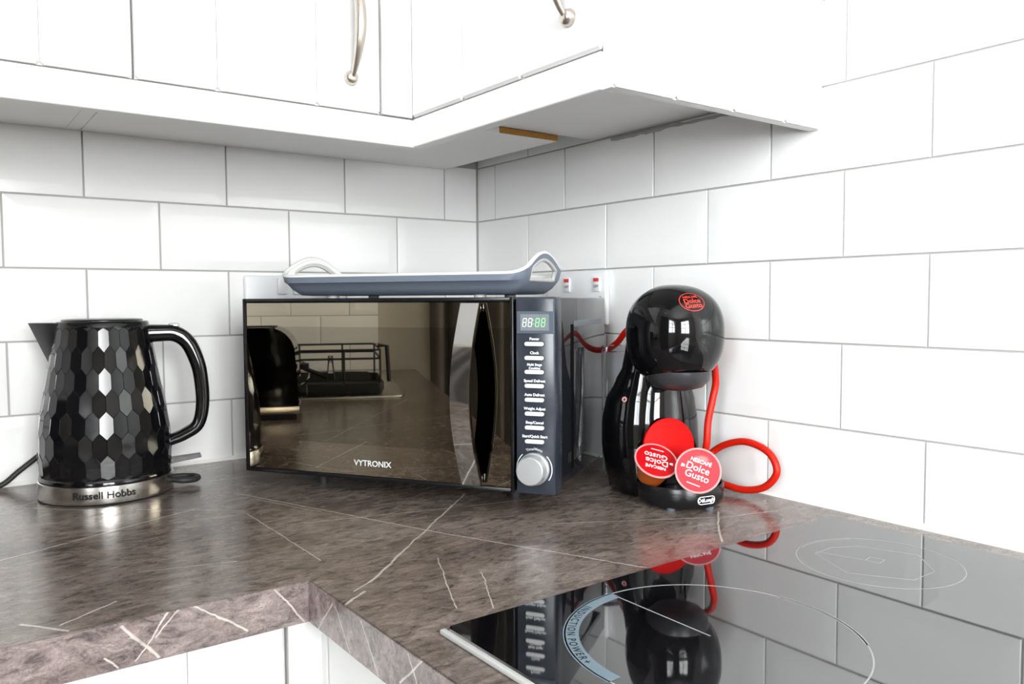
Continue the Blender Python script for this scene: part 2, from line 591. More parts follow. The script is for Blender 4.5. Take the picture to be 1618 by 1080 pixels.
def frame_from(normal, up):
    """matrix whose z axis is normal and y axis is near up"""
    z = Vector(normal).normalized()
    y = (Vector(up) - z * Vector(up).dot(z)).normalized()
    x = y.cross(z)
    return Matrix((x, y, z)).transposed().to_4x4()


# ------------------------------------------------------------------ the room
def struct(name, mb, material, smooth=0):
    return tag(mb.build(name, material, smooth=smooth), kind='structure')


YR = -2.35                                           # end of the right-hand run of units
wall_left = struct('wall_left', MB().box(XE - 0.1, 0.1, 0, 0.1, ZF, ZC), 'grout')
wall_right = struct('wall_right', MB().box(0, 0.1, YB - 0.1, 0, ZF, ZC), 'grout')
mb = MB()
mb.box(XE - 0.1, XE, W1[1], 0, ZF, ZC).box(XE - 0.1, XE, YB, W1[0], ZF, ZC)
mb.box(XE - 0.1, XE, W1[0], W1[1], ZF, W1[2]).box(XE - 0.1, XE, W1[0], W1[1], W1[3], ZC)
wall_end = struct('wall_end', mb, 'paint')
mb = MB()
mb.box(XE - 0.1, W2[0], YB - 0.1, YB, ZF, ZC).box(W2[1], 0, YB - 0.1, YB, ZF, ZC)
mb.box(W2[0], W2[1], YB - 0.1, YB, ZF, W2[2]).box(W2[0], W2[1], YB - 0.1, YB, W2[3], ZC)
struct('wall_back', mb, 'paint')
struct('floor', MB().box(XE - 0.1, 0.1, YB - 0.1, 0.1, ZF - 0.1, ZF), 'floor')
struct('ceiling', MB().box(XE - 0.1, 0.1, YB - 0.1, 0.1, ZC, ZC + 0.1), 'ceiling')
# painted plaster above the tiling
struct('trim_1', MB().box(XE, -0.001, -0.004, 0, 1.23, ZC), 'paint')
struct('trim_2', MB().box(-0.004, 0, YB, -0.0045, 1.22, ZC), 'paint')

TP, TW, TZ0 = 0.102, 0.202, -0.0048                  # row pitch, tile pitch, first row base
_tiles = {}


def tile_mesh(wd, ht):
    key = (round(wd, 4), round(ht, 4))
    if key not in _tiles:
        bx, bz = min(0.016, wd * 0.3), min(0.015, ht * 0.3)
        e = 0.0006
        rings = []
        for dx, dy in ((0, 0.0), (0, -0.0024), (e, -0.0029), (bx, -0.0036), (bx + 0.0015, -0.00365)):
            rings.append([(dx, dy, dx * bz / bx), (wd - dx, dy, dx * bz / bx), (wd - dx, dy, ht - dx * bz / bx), (dx, dy, ht - dx * bz / bx)])
        b = MB().grid(rings, closed=True)
        b.f.append((16, 17, 18, 19))
        _tiles[key] = b.mesh('tile', 'tile', 0)
    return _tiles[key]


def lay_tiles(parent, rows, offset, length, place, rz, ztop=None, cuts=()):
    g = 0.0012
    for k in range(rows):
        z0 = max(TZ0 + k * TP + g, 0.0045)
        z1 = TZ0 + (k + 1) * TP - g
        s = [0.0]
        q = offset + (TW / 2 if k % 2 else 0)
        while q < length:
            s.append(q)
            q += TW
        s.append(length)
        for a, b in zip(s, s[1:]):
            if b - a < 0.02:
                continue
            o = link('tile', tile_mesh(b - a - 2 * g, z1 - z0), parent)
            o.location = place(a + g, z0)
            o.rotation_euler = (random.uniform(-1, 1) * 0.0012, 0, rz + random.uniform(-1, 1) * 0.0015)


# left wall: measured from the room corner towards -x (placed by its far end so the face looks to -y)
def lay_left():
    g = 0.0012
    for k in range(5):
        z0, z1 = max(TZ0 + k * TP + g, 0.0045), TZ0 + (k + 1) * TP - g
        s, q = [0.004], 0.0768 + (TW / 2 if k % 2 else 0)
        while q < -XE - 0.01:
            s.append(q)
            q += TW
        s.append(-XE - 0.005)
        for a, b in zip(s, s[1:]):
            if b - a < 0.02:
                continue
            o = link('tile', tile_mesh(b - a - 2 * g, z1 - z0), wall_left)
            o.location = (-(b - g), 0, z0)
            o.rotation_euler = (random.uniform(-1, 1) * 0.0012, 0, random.uniform(-1, 1) * 0.0015)


lay_left()


def lay_right():
    g = 0.0012
    for k in range(12):
        z0, z1 = max(TZ0 + k * TP + g, 0.0045), TZ0 + (k + 1) * TP - g
        s, q = [0.004], 0.0616 + (TW / 2 if k % 2 else 0)
        L_ = -YR + 0.1
        while q < L_ - 0.01:
            s.append(q)
            q += TW
        s.append(L_)
        for a, b in zip(s, s[1:]):
            if b - a < 0.02 or (k > 5 and b < 0.6):
                continue
            o = link('tile', tile_mesh(b - a - 2 * g, z1 - z0), wall_right)
            o.location = (0, -(a + g), z0)
            o.rotation_euler = (random.uniform(-1, 1) * 0.0012, 0, -PI / 2 + random.uniform(-1, 1) * 0.0015)


lay_right()


def lay_end():
    g = 0.0012
    for k in range(5):
        z0, z1 = max(TZ0 + k * TP + g, 0.0045), TZ0 + (k + 1) * TP - g
        s, q = [0.004], 0.075 + (0 if k % 2 else TW / 2)
        while q < 0.47:
            s.append(q)
            q += TW
        s.append(0.48)
        for a, b in zip(s, s[1:]):
            if b - a < 0.02:
                continue
            o = link('tile', tile_mesh(b - a - 2 * g, z1 - z0), wall_end)
            o.location = (XE, -(b - g), z0)
            o.rotation_euler = (0, 0, PI / 2)


lay_end()
link('grout_bed', MB().box(XE, XE + 0.0012, -0.48, 0, 0, 0.505).mesh('grout_bed', 'grout', 0), wall_end)
# sealant beads: worktop joint and the vertical room corner
struct('trim_3', MB().prism([(0, 0), (0, 0.006), (-0.006, 0)], XE + 0.01, -0.004, 'x'), 'sealant')
struct('trim_4', MB().prism([(0, 0), (0, 0.006), (-0.006, 0)], YR, -0.004, 'y'), 'sealant')
struct('trim_5', MB().prism([(0, 0), (0, -0.0042), (-0.0042, 0)], 0.005, 0.506, 'z'), 'grout')
# rough grout bead under the right wall unit
mb = MB()
pts = [(-0.002, -0.376 - i * 0.0125, 0.5015 + random.uniform(-1, 1) * 0.0008 - i * 0.0001) for i in range(20)]
mb.tube(pts, 0.0055, 8, radii=[0.5 + 0.25 * math.sin(i * 1.3) ** 2 - (0.15 if i > 8 else 0) for i in range(20)])
struct('trim_6', mb, 'grout', 40)


def window(name, wall_axis, span, z, at, nx, nz, parent_label=None):
    """white frame with glazing bars; every pane its own mesh"""
    y0, y1 = span
    z0, z1 = z
    t = 0.055

    def bx(mb_, a0, a1, c0, c1, d0, d1):
        return mb_.box(d0, d1, a0, a1, c0, c1, 0.003) if wall_axis == 'x' else mb_.box(a0, a1, d0, d1, c0, c1, 0.003)
    mbf = MB()
    d0, d1 = at - 0.075, at - 0.025
    bx(mbf, y0, y0 + t, z0, z1, d0, d1)
    bx(mbf, y1 - t, y1, z0, z1, d0, d1)
    bx(mbf, y0 + t, y1 - t, z0, z0 + t, d0, d1)
    bx(mbf, y0 + t, y1 - t, z1 - t, z1, d0, d1)
    fr = struct(name, mbf, 'upvc')
    ys = [y0 + t + (y1 - y0 - 2 * t) * i / nx for i in range(nx + 1)]
    zs = [z0 + t + (z1 - z0 - 2 * t) * i / nz for i in range(nz + 1)]
    for q in ys[1:-1]:
        bx(MBs := MB(), q - 0.02, q + 0.02, z0 + t, z1 - t, d0 + 0.005, d1 - 0.005)
        MBs.build('glazing_bar', 'upvc', fr, 0)
    for q in zs[1:-1]:
        bx(MBs := MB(), y0 + t, y1 - t, q - 0.014, q + 0.014, d0 + 0.01, d1 - 0.01)
        MBs.build('glazing_bar', 'upvc', fr, 0)
    for a0, a1 in zip(ys, ys[1:]):
        for c0, c1 in zip(zs, zs[1:]):
            bx(MBs := MB(), a0 + 0.012, a1 - 0.012, c0 + 0.01, c1 - 0.01, (d0 + d1) / 2 - 0.002, (d0 + d1) / 2 + 0.002)
            MBs.build('pane', 'pane', fr, 0)
    bx(MBs := MB(), y0 - 0.03, y1 + 0.03, z0 - 0.025, z0, at - 0.03, at + 0.07)
    MBs.build('window_sill', 'upvc', fr, 0)


window('window_1', 'x', (W1[0], W1[1]), (W1[2], W1[3]), XE, 2, 3)
window('added_window', 'y', (W2[0], W2[1]), (W2[2], W2[3]), YB, 2, 3)  # added window, an opening made up for extra light from behind

# dark curtain on the end wall beside the window (seen mirrored in the microwave door)
cur = thing('curtain', (XE + 0.06, -1.13, ZF), 'dark grey full-length curtain hanging on the cream end wall', 'curtain')
rows = []
for zk in (0.02, 1.2, 2.28):
    rows.append([(0.022 * math.sin(i * 1.1) + 0.006 * math.sin(i * 2.3 + zk), -0.47 + 0.94 * i / 72, zk) for i in range(73)])
b1 = MB().grid(rows)
rows2 = [[(p[0] + 0.003, p[1], p[2]) for p in r_] for r_ in rows]
b1.grid(rows2, flip=True)
b1.build('curtain_cloth', 'curtain', cur, 60)
MB().tube([(0, -0.5, 2.29), (0, 0.5, 2.29)], 0.012, 12).build('curtain_rail', 'nickel', cur)

for i, (x, y) in enumerate(((-1.75, -0.95), (-0.95, -0.95), (-1.75, -2.4), (-0.95, -2.4))):
    dl = thing('ceiling_downlight', (x, y, ZC), 'round recessed ceiling downlight nearest the ' + ('sink', 'hob', 'end wall window', 'added back window')[i], 'ceiling light', group='recessed downlights')
    MB().lathe([(0.045, 0), (0.045, -0.006), (0.034, -0.008), (0.033, -0.001)], 32, cap0=False, cap1=False).build('bezel_ring', 'nickel', dl)
    MB().lathe([(0.033, -0.004), (0.02, -0.0055), (0.004, -0.006)], 24, cap0=False).build('lens', 'lampglow', dl)

# ------------------------------------------------------------------ worktop
WX, WY, WT = -0.6045, -0.612, 0.038
mb = MB()
poly = [(XE + 0.0005, -0.0005), (-0.0005, -0.0005), (-0.0005, YR), (WX + 0.0009, YR), (WX + 0.0009, WY + 0.0009), (XE + 0.0005, WY + 0.0009)]
b = bmesh.new()
vs0 = [b.verts.new((x, y, 0)) for x, y in poly]
vs1 = [b.verts.new((x, y, -WT)) for x, y in poly]
b.faces.new(vs0)
b.faces.new(vs1[::-1])
for i in range(6):
    b.faces.new((vs0[i], vs1[i], vs1[(i + 1) % 6], vs0[(i + 1) % 6]))
bmesh.ops.recalc_face_normals(b, faces=b.faces[:])
ed = [e for e in b.edges if all(abs(v.co.z) < 1e-6 for v in e.verts) and any(abs(v.co.y - WY) < 2e-3 or abs(v.co.x - WX) < 2e-3 for v in e.verts)
      and not (abs(e.verts[0].co.x) > 2 and abs(e.verts[1].co.x) > 2)]
bmesh.ops.bevel(b, geom=ed, offset=0.0012, segments=2, affect='EDGES')
mb.bm(b)
wt = mb.build('worktop', 'worktop', smooth=30)
MB().box(XE + 0.0005, WX, WY, WY + 0.00088, -WT, -0.0004).build('edge_strip', 'edge_left', wt, 0)
MB().box(WX, WX + 0.00088, YR, WY + 0.00088, -WT, -0.0004).build('edge_strip', 'edge_right', wt, 0)
tag(wt, 'brown marbled stone-effect worktop with pale veins, running round the corner', 'worktop')

# ------------------------------------------------------------------ units
DOORZ, TOPZ, PELZ = 0.493, 1.215, 0.455


def plank_door(name, parent, spans, z0, z1, axis, front, thick, material='cab'):
    """tongue and groove door: every plank is a mesh under the door. spans along the wall; axis 'x' faces -y, 'y' faces -x"""
    d = bpy.data.objects.new(name, None)
    d.empty_display_size = 0.02
    COL.objects.link(d)
    d.parent = parent
    me = MB()
    lo, hi = min(min(s) for s in spans), max(max(s) for s in spans)
    if axis == 'x':
        me.box(lo, hi, front + 0.006, front + thick, z0, z1)
    else:
        me.box(front + 0.006, front + thick, lo, hi, z0, z1)
    me.build('door_back', material, d, 0, world=True)
    for a, c in spans:
        a, c = min(a, c), max(a, c)
        q = MB()
        if axis == 'x':
            q.box(a + 0.0003, c - 0.0003, front, front + 0.0075, z0, z1, 0.003, 1)
        else:
            q.box(front, front + 0.0075, a + 0.0003, c - 0.0003, z0, z1, 0.003, 1)
        q.build('plank', material, d, 0, world=True)
    return d


def bow_handle(parent, foot, top, out):
    """bowed nickel pull: foot and top on the door face, bulging along out"""
    foot, top, out = Vector(foot), Vector(top), Vector(out)
    pts = []
    n = 20
    for i in range(n + 1):
        t = i / n
        pts.append(foot.lerp(top, t) + out * (0.006 + 0.026 * math.sin(PI * t) ** 0.8))
    scl = [(0.55 + 0.75 * math.sin(PI * i / n) ** 1.2,) * 2 for i in range(n + 1)]
    hd = MB().sweep(pts, circle(0.0055, 12), scales=scl, side=out.cross(top - foot))
    for q in (foot, top):
        mtx = Matrix.Translation(q) @ frame_from(out, (0, 0, 1))
        hd.lathe([(0.0085, 0.0), (0.009, 0.003), (0.007, 0.008), (0.0035, 0.010)], 20, mtx)
    return hd.build('handle', 'nickel', parent, 45, world=True)


def carcass(parent, x0, x1, y0, y1, z0, z1, t=0.018):
    MB().box(x0 + t + 0.0004, x1 - t - 0.0004, y0, y1, z0, z0 + t).build('bottom_panel', 'carcass', parent, 0, world=True)
    MB().box(x0, x0 + t, y0, y1, z0, z1).build('side_panel', 'carcass', parent, 0, world=True)
    MB().box(x1 - t, x1, y0, y1, z0, z1).build('side_panel', 'carcass', parent, 0, world=True)
    MB().box(x0 + t, x1 - t, y0, y1, z1 - t, z1).build('top_panel', 'carcass', parent, 0, world=True)
    MB().box(x0 + t, x1 - t, y1 - 0.006, y1, z0 + t, z1 - t).build('back_panel', 'carcass', parent, 0, world=True)


FL, FR = -0.361, -0.347                              # front planes of the left and right wall units
ua = thing('wall_cabinet', (-0.98, -0.006, 0.497), 'white wall cupboard at the far left, door with one visible groove', 'cabinet')
carcass(ua, -1.28, -0.6863, FL + 0.0185, -0.0055, 0.497, TOPZ)
plank_door('door', ua, [(-1.278, -1.131), (-1.131, -1.012), (-1.012, -0.893), (-0.893, -0.7736), (-0.7736, -0.6875)], DOORZ, TOPZ, 'x', FL, 0.018)

ub = thing('wall_cabinet', (-0.4, -0.006, 0.497), 'white corner wall cupboard with bowed nickel handle, above the kettle and microwave', 'cabinet')
t = 0.018
MB().box(-0.6855, -0.077, -0.334, -0.0055, 0.497, 0.506).build('bottom_panel', 'carcass', ub, 0, world=True)
MB().box(-0.6855, -0.3475, FL + 0.0185, -0.3345, 0.497, 0.506).build('bottom_rail', 'carcass', ub, 0, world=True)
MB().box(-0.187, -0.0775, -0.3348, -0.3342, 0.4972, 0.5058).build('chipboard_edge', 'chipboard', ub, 0, world=True)
MB().box(-0.6855, -0.6675, FL + 0.0185, -0.0055, 0.5065, TOPZ).build('side_panel', 'carcass', ub, 0, world=True)
MB().box(-0.6665, -0.077, -0.0115, -0.0055, 0.5065, TOPZ).build('back_panel', 'carcass', ub, 0, world=True)
MB().box(-0.095, -0.077, -0.334, -0.012, 0.5065, TOPZ).build('side_panel', 'carcass', ub, 0, world=True)
MB().box(-0.6665, -0.0955, -0.334, -0.012, TOPZ - t, TOPZ).build('top_panel', 'carcass', ub, 0, world=True)
MB().box(-0.391, -0.3471, FL, FL + 0.018, DOORZ, TOPZ, 0.0008, 1).build('corner_post', 'cab', ub, 0, world=True)
db = plank_door('door', ub, [(-0.6848, -0.5978), (-0.5978, -0.4785), (-0.4785, -0.3932)], DOORZ, TOPZ, 'x', FL, 0.018)
bow_handle(db, (-0.4353, FL, 0.531), (-0.4353, FL, 0.660), (0, -1, 0))

uc = thing('wall_cabinet', (-0.17, -0.54, 0.5065), 'white wall cupboard on the right wall with a grooved end panel', 'cabinet')
MB().box(FR + 0.0185, -0.0055, -0.7235, -0.3355, 0.5065, 0.5245).build('bottom_panel', 'carcass', uc, 0, world=True)
MB().box(FR + 0.0185, -0.0055, -0.7235, -0.7055, 0.525, TOPZ).build('side_panel', 'carcass', uc, 0, world=True)
MB().box(FR + 0.0185, -0.0055, -0.3535, -0.3355, 0.525, TOPZ).build('side_panel', 'carcass', uc, 0, world=True)
MB().box(FR + 0.0185, -0.0055, -0.705, -0.354, TOPZ - t, TOPZ).build('top_panel', 'carcass', uc, 0, world=True)
dc = plank_door('door', uc, [(-0.3575, -0.4785), (-0.4785, -0.5945), (-0.5945, -0.7235)], DOORZ + 0.001, TOPZ, 'y', FR, 0.018)
bow_handle(dc, (FR, -0.678, 0.5345), (FR, -0.678, 0.663), (-1, 0, 0))
plank_door('end_panel', uc, [(-0.3445, -0.258), (-0.258, -0.1667), (-0.1667, -0.0746), (-0.0746, -0.0055)], PELZ, TOPZ, 'x', -0.742, 0.018)

pel = thing('light_pelmet', (FR, FL, PELZ), 'white pelmet board along the bottom of the wall cupboards', 'pelmet')
MB().box(-1.28, FR + 0.018, FL, FL + 0.018, PELZ, DOORZ - 0.0026, 0.001, 1).build('board', 'cab', pel, 0, world=True)
MB().box(FR, FR + 0.018, -0.7235, FL - 0.0003, PELZ, DOORZ - 0.0016, 0.001, 1).build('board', 'cab', pel, 0, world=True)

# base units
BZ0, BZ1 = ZF + 0.15, -WT - 0.006
bl = thing('base_cabinet', (-1.0, -0.3, ZF), 'white grooved base cupboard under the left worktop, below the kettle', 'cabinet')
MB().box(-1.22, -0.6185, -0.571, -0.02, ZF + 0.15, -WT - 0.001).build('body', 'carcass', bl, 0, world=True)
plank_door('door', bl, [(-1.21, -1.08), (-1.08, -0.955), (-0.955, -0.83), (-0.83, -0.705), (-0.705, -0.6185)], BZ0, BZ1, 'x', -0.59, 0.018)
bc = thing('corner_post', (-0.6, -0.575, ZF), 'white corner filler post between the two base cupboards', 'filler post')
MB().box(-0.6158, -0.5835, -0.59, -0.572, BZ0, -WT - 0.001).build('post_face', 'cab', bc, 0, world=True)
MB().box(-0.5835, -0.566, -0.6015, -0.572, BZ0, -WT - 0.001).build('post_return', 'cab', bc, 0, world=True)
br = thing('base_cabinet', (-0.3, -1.0, ZF), 'white grooved base cupboard under the right worktop, below the hob', 'cabinet')
MB().box(-0.564, -0.02, -1.3, -0.603, ZF + 0.15, -WT - 0.001).build('body', 'carcass', br, 0, world=True)
plank_door('door', br, [(-0.6035, -0.72), (-0.72, -0.84), (-0.84, -0.96), (-0.96, -1.08), (-1.08, -1.2)], BZ0, BZ1, 'y', -0.5835, 0.018)
bs = thing('base_cabinet', (-1.75, -0.3, ZF), 'white grooved base cupboard under the sink', 'cabinet')
MB().box(XE + 0.005, -1.222, -0.571, -0.02, ZF + 0.15, -0.20).build('body', 'carcass', bs, 0, world=True)
plank_door('door', bs, [(-2.29, -2.08), (-2.08, -1.86), (-1.86, -1.64), (-1.64, -1.43), (-1.43, -1.222)], BZ0, BZ1, 'x', -0.59, 0.018)

# ------------------------------------------------------------------ wall sockets
OFFT = None


def socket(loc, rz, label, rockers='red', lettering=True):
    """white double socket plate, local x along the wall, -y into the room"""
    s = thing('wall_socket', loc, label, 'socket', rz)
    MB().box(-0.073, 0.073, -0.0095, 0, -0.043, 0.043, 0.004, 3).build('face_plate', 'white_plastic', s)
    for cx in (-0.036, 0.036):
        if rockers == 'red':
            rk = MB().box(cx + 0.010, cx + 0.025, -0.0125, -0.0096, 0.010, 0.033, 0.001, 2).build('rocker_switch', 'white_plastic', s)
            MB().box(cx + 0.0115, cx + 0.0235, -0.0131, -0.0126, 0.026, 0.0315).build('red_marker', 'red_switch', rk, 0)
            if lettering:
                tx = text_mb('OFF', 0.0062)
                tx.v = [Matrix.Translation((cx + 0.0175, -0.01255, 0.0185)) @ Matrix.Rotation(PI / 2, 4, 'X') @ p for p in tx.v]
                tx.build('lettering', 'dark_print', rk, 0)
        for px, pz, w_, h_ in ((-0.004, -0.010, 0.004, 0.008), (-0.015, -0.030, 0.007, 0.004), (0.007, -0.030, 0.007, 0.004)):
            MB().box(cx + px - w_ / 2, cx + px + w_ / 2, -0.0098, -0.0094, pz - h_ / 2, pz + h_ / 2).build('pin_slot', 'dark_print', s, 0)
    for cx in (-0.06, 0.06):
        MB().lathe([(0.003, 0), (0.003, 0.0006), (0.0015, 0.001)], 12, Matrix.Translation((cx, -0.0094, 0)) @ Matrix.Rotation(PI / 2, 4, 'X')).build('screw', 'nickel', s)
    return s


socket((-0.0049, -0.303, 0.2555), -PI / 2, 'white double socket with red switch markers on the right wall behind the microwave')
sl = socket((-0.386, -0.0049, 0.252), 0, 'white double switched socket on the left wall, mostly hidden behind the microwave', rockers=None)
for cx in (-0.0125, 0.0135):
    MB().box(cx - 0.0085, cx + 0.0085, -0.0145, -0.0096, 0.012, 0.040, 0.002, 2).build('rocker_switch', 'white_plastic', sl)

# ------------------------------------------------------------------ induction hob
HX0, HX1, HY0, HY1, HZ = -0.566, -0.044, -1.365, -0.785, 0.0045
hob = thing('induction_hob', ((HX0 + HX1) / 2, (HY0 + HY1) / 2, 0), 'black glass induction hob set into the worktop, reflecting the tiles', 'hob')
g = MB()
for rr_, zz_ in ():
    pass
rings = [[(x, y, z) for x, y in rrect(HX0 + i, HX1 - i, HY0 + i, HY1 - i, 0.006 - i * 0.5)] for i, z in ((0, 0.0002), (0, 0.003), (0.0012, HZ), )]
g.grid(rings, closed=True)
n_ = len(rings[0])
g.f.append(tuple(range(2 * n_, 3 * n_)))
g.f.append(tuple(range(n_))[::-1])
g.build('glass_top', 'blackglass', hob, 30, world=True)
MB().box(HX0 - 0.0052, HX0 - 0.0002, HY0, HY1 - 0.001, 0.0002, HZ - 0.0003, 0.0012, 2).build('edge_glint', 'tray_grip', hob, 30, world=True)  # pale strip imitates the bright reflection along the bevelled glass edge
zp0, zp1 = HZ, HZ + 0.00012


def ring_band(cx, cy, r0_, r1_, a0, a1, n=64):
    full = abs(a1 - a0) > 6.2
    k = n if full else n - 1
    A = [a0 + (a1 - a0) * i / k for i in range(n)]
    mb_ = MB()
    rows_ = [[(cx + r_ * math.cos(a), cy + r_ * math.sin(a), z) for a in A] for r_, z in ((r0_, zp0), (r0_, zp1), (r1_, zp1), (r1_, zp0))]
    return mb_.grid(rows_, closed=full)


def line_strip(pts, wd, closed=False):
    mb_ = MB()
    n = len(pts)
    for i in range(n if closed else n - 1):
        a, c = Vector((*pts[i], 0)), Vector((*pts[(i + 1) % n], 0))
        d = (c - a).normalized()
        s = Vector((-d.y, d.x, 0)) * wd / 2
        q = [a + s, a - s, c - s, c + s]
        mb_.add([(p.x, p.y, zp0) for p in q] + [(p.x, p.y, zp1) for p in q], [(4, 5, 6, 7), (0, 1, 5, 4), (1, 2, 6, 5), (2, 3, 7, 6), (3, 0, 4, 7)])
    return mb_


z1 = ring_band(-0.418, -0.921, 0.1084, 0.1096, 0, 2 * PI, 96).build('cooking_zone_ring', 'print', hob, 0, world=True)
ring_band(-0.418, -0.921, 0.0985, 0.1105, math.radians(89), math.radians(183), 48).build('power_scale_band', 'printblue', hob, 0, world=True)
ring_band(-0.418, -0.921, 0.1075, 0.1105, math.radians(-45), math.radians(10), 32).build('cooking_zone_mark', 'print', hob, 0, world=True)
line_strip([(-0.4175, -0.8195), (-0.418, -0.919)], 0.0011).build('zone_line', 'print', hob, 0, world=True)
ring_band(-0.158, -0.904, 0.0727, 0.0735, 0, 2 * PI, 96).build('cooking_zone_ring', 'print', hob, 0, world=True)
ring_band(-0.158, -0.904, 0.071, 0.0745, math.radians(50), math.radians(105), 32).build('cooking_zone_mark', 'print', hob, 0, world=True)
oct_ = [(-0.1843, -0.8547), (-0.2110, -0.9043), (-0.1818, -0.9504), (-0.1439, -0.9502), (-0.110, -0.918), (-0.128, -0.868), (-0.155, -0.853)]
line_strip(oct_, 0.0007, True).build('zone_outline', 'print', hob, 0, world=True)
line_strip([(-0.165, -0.895), (-0.152, -0.893), (-0.149, -0.906), (-0.162, -0.908)], 0.0007, True).build('zone_centre_mark', 'print', hob, 0, world=True)
line_strip([(-0.178, -0.851), (-0.165, -0.893)], 0.0007).build('zone_line', 'print', hob, 0, world=True)
# lettering that follows the power band
tx = subdivide(text_mb('INDUCTION POWER+', 0.0085, 0.00005, bold=0.0001, space=1.35), 0.004)
tw = max(p.x for p in tx.v) - min(p.x for p in tx.v)
R_ = 0.1045
for i, p in enumerate(tx.v):
    a = math.radians(138) + p.x / R_
    q = R_ - p.y
    tx.v[i] = Vector((-0.418 + q * math.cos(a), -0.921 + q * math.sin(a), zp1 + 0.00003 + p.z))
tx.build('lettering', 'dark_print', hob, 0, world=True)
# second pair of zones further along the hob
for cx, cy, R in ((-0.418, -1.215, 0.085), (-0.158, -1.21, 0.095)):
    ring_band(cx, cy, R - 0.0006, R + 0.0006, 0, 2 * PI, 72).build('cooking_zone_ring', 'print', hob, 0, world=True)

# ------------------------------------------------------------------ microwave
TH = math.radians(-56.91)
MW, MD, MZ0, MZ1 = 0.448, 0.268, 0.020, 0.2570
mw = thing('microwave', (-0.5236, -0.1963, 0), 'black countertop microwave with bronze mirrored door and chrome bow handle', 'microwave', TH)
# local: x to the right along the front, y to the back, z up
FD = 0.030
MB().box(0.004, MW - 0.006, FD, MD, MZ0 + 0.002, MZ1 - 0.001, 0.003, 2).build('housing', 'side_black', mw)
MB().box(MW - 0.0062, MW - 0.0050, 0.086, 0.097, 0.036, 0.222, 0.0005, 1).build('side_rib', 'groove', mw)
MB().box(MW - 0.0062, MW - 0.0050, 0.098, 0.238, 0.218, 0.226, 0.0005, 1).build('side_rib', 'bezel', mw)
DX = 0.3955
MB().box(0.0, DX, 0.0045, FD - 0.001, MZ0, MZ1, 0.003, 2).build('door_frame', 'gloss_black', mw)
for a0, a1, c0, c1 in ((0.0, 0.0052, MZ0, MZ1), (DX - 0.0042, DX, MZ0, MZ1), (0.0055, DX - 0.0045, MZ0, MZ0 + 0.0052), (0.0055, DX - 0.0045, MZ1 - 0.0052, MZ1)):
    MB().box(a0, a1, 0.0005, 0.0044, c0, c1, 0.001, 2).build('door_edge', 'satin_black', mw)
door = MB().box(0.0055, DX - 0.0045, 0.0022, 0.0045, MZ0 + 0.0055, MZ1 - 0.0055, 0.0005, 1).build('door_glass', 'mirror', mw)
MB().box(0.0058, DX - 0.0048, 0.0019, 0.0024, 0.066, 0.2195).build('door_window', 'mirror_dark', door, 0)
MB().box(DX + 0.0025, MW, 0.0, FD - 0.001, MZ0, MZ1, 0.003, 2).build('control_panel', 'panel', mw)
# chrome bow handle with black inner side
hp, n = [], 28
for i in range(n + 1):
    q = i / n
    hp.append((0.3435, -0.010 - 0.034 * math.sin(PI * q), 0.0285 + (0.2495 - 0.0285) * q))
hd = MB().sweep(hp, [(-0.012, -0.0012), (0.012, -0.0012), (0.012, 0.0012), (-0.012, 0.0012)], side=(1, 0, 0)).build('handle', 'chrome', mw, 40)
hp2 = [(x, y + 0.0045, z) for x, y, z in hp]
MB().sweep(hp2, [(-0.0118, -0.0030), (0.0118, -0.0030), (0.0118, 0.0030), (-0.0118, 0.0030)], side=(1, 0, 0)).build('handle_backing', 'gloss_black', hd, 40)
for z in (0.034, 0.244):
    MB().box(0.3325, 0.3545, -0.0095, 0.0, z - 0.005, z + 0.005, 0.001).build('handle_foot', 'gloss_black', hd)
# display
MB().box(0.4003, 0.4465, -0.0010, 0.0, 0.2135, 0.2400, 0.0006, 1).build('display_bezel', 'bezel', mw)
dis = MB().box(0.4048, 0.4405, -0.0016, -0.0009, 0.2170, 0.2366, 0.0003, 1).build('display_screen', 'lcd', mw)


def seven_seg(mb_, x, z, wd, ht, t_, y):
    sk = 0.12
    def seg(x0, x1, z0, z1_):
        s0, s1 = (z0 - z) * sk, (z1_ - z) * sk
        mb_.add([(x0 + s0, y, z0), (x1 + s0, y, z0), (x1 + s1, y, z1_), (x0 + s1, y, z1_)], [(0, 1, 2, 3)])
    g_ = t_ * 0.35
    for zz in (z, z + ht / 2 - t_ / 2, z + ht - t_):
        seg(x + t_ * 0.6, x + wd - t_ * 0.6, zz, zz + t_)
    for xx in (x, x + wd - t_):
        seg(xx, xx + t_, z + g_ + t_ * 0.5, z + ht / 2 - g_)
        seg(xx, xx + t_, z + ht / 2 + g_, z + ht - g_ - t_ * 0.5)


for k, (x, mt_) in enumerate(((0.4072, 'lcd_dim'), (0.4142, 'lcd_dim'), (0.4232, 'lcd_green'), (0.4305, 'lcd_green'))):
    q = MB()
    seven_seg(q, x, 0.2215, 0.0052, 0.0105, 0.0010, -0.00165)
    q.build('display_digit', mt_, dis, 0)
q = MB()
for z in (0.2245, 0.2290):
    q.add([(0.4210, -0.00165, z), (0.4221, -0.00165, z), (0.4221, -0.00165, z + 0.0011), (0.4210, -0.00165, z + 0.0011)], [(0, 1, 2, 3)])
q.build('display_colon', 'lcd_green', dis, 0)


def put_text(s, size, x, z, y, parent, material, bold=0.0, sx=1.0, space=1.0, name='lettering'):
    tm = text_mb(s, size, 0.0001, bold=bold, sx=sx, space=space)
    mt_ = Matrix.Translation((x, y, z)) @ Matrix.Rotation(PI / 2, 4, 'X')
    tm.v = [mt_ @ p for p in tm.v]
    return tm.build(name, material, parent, 0)


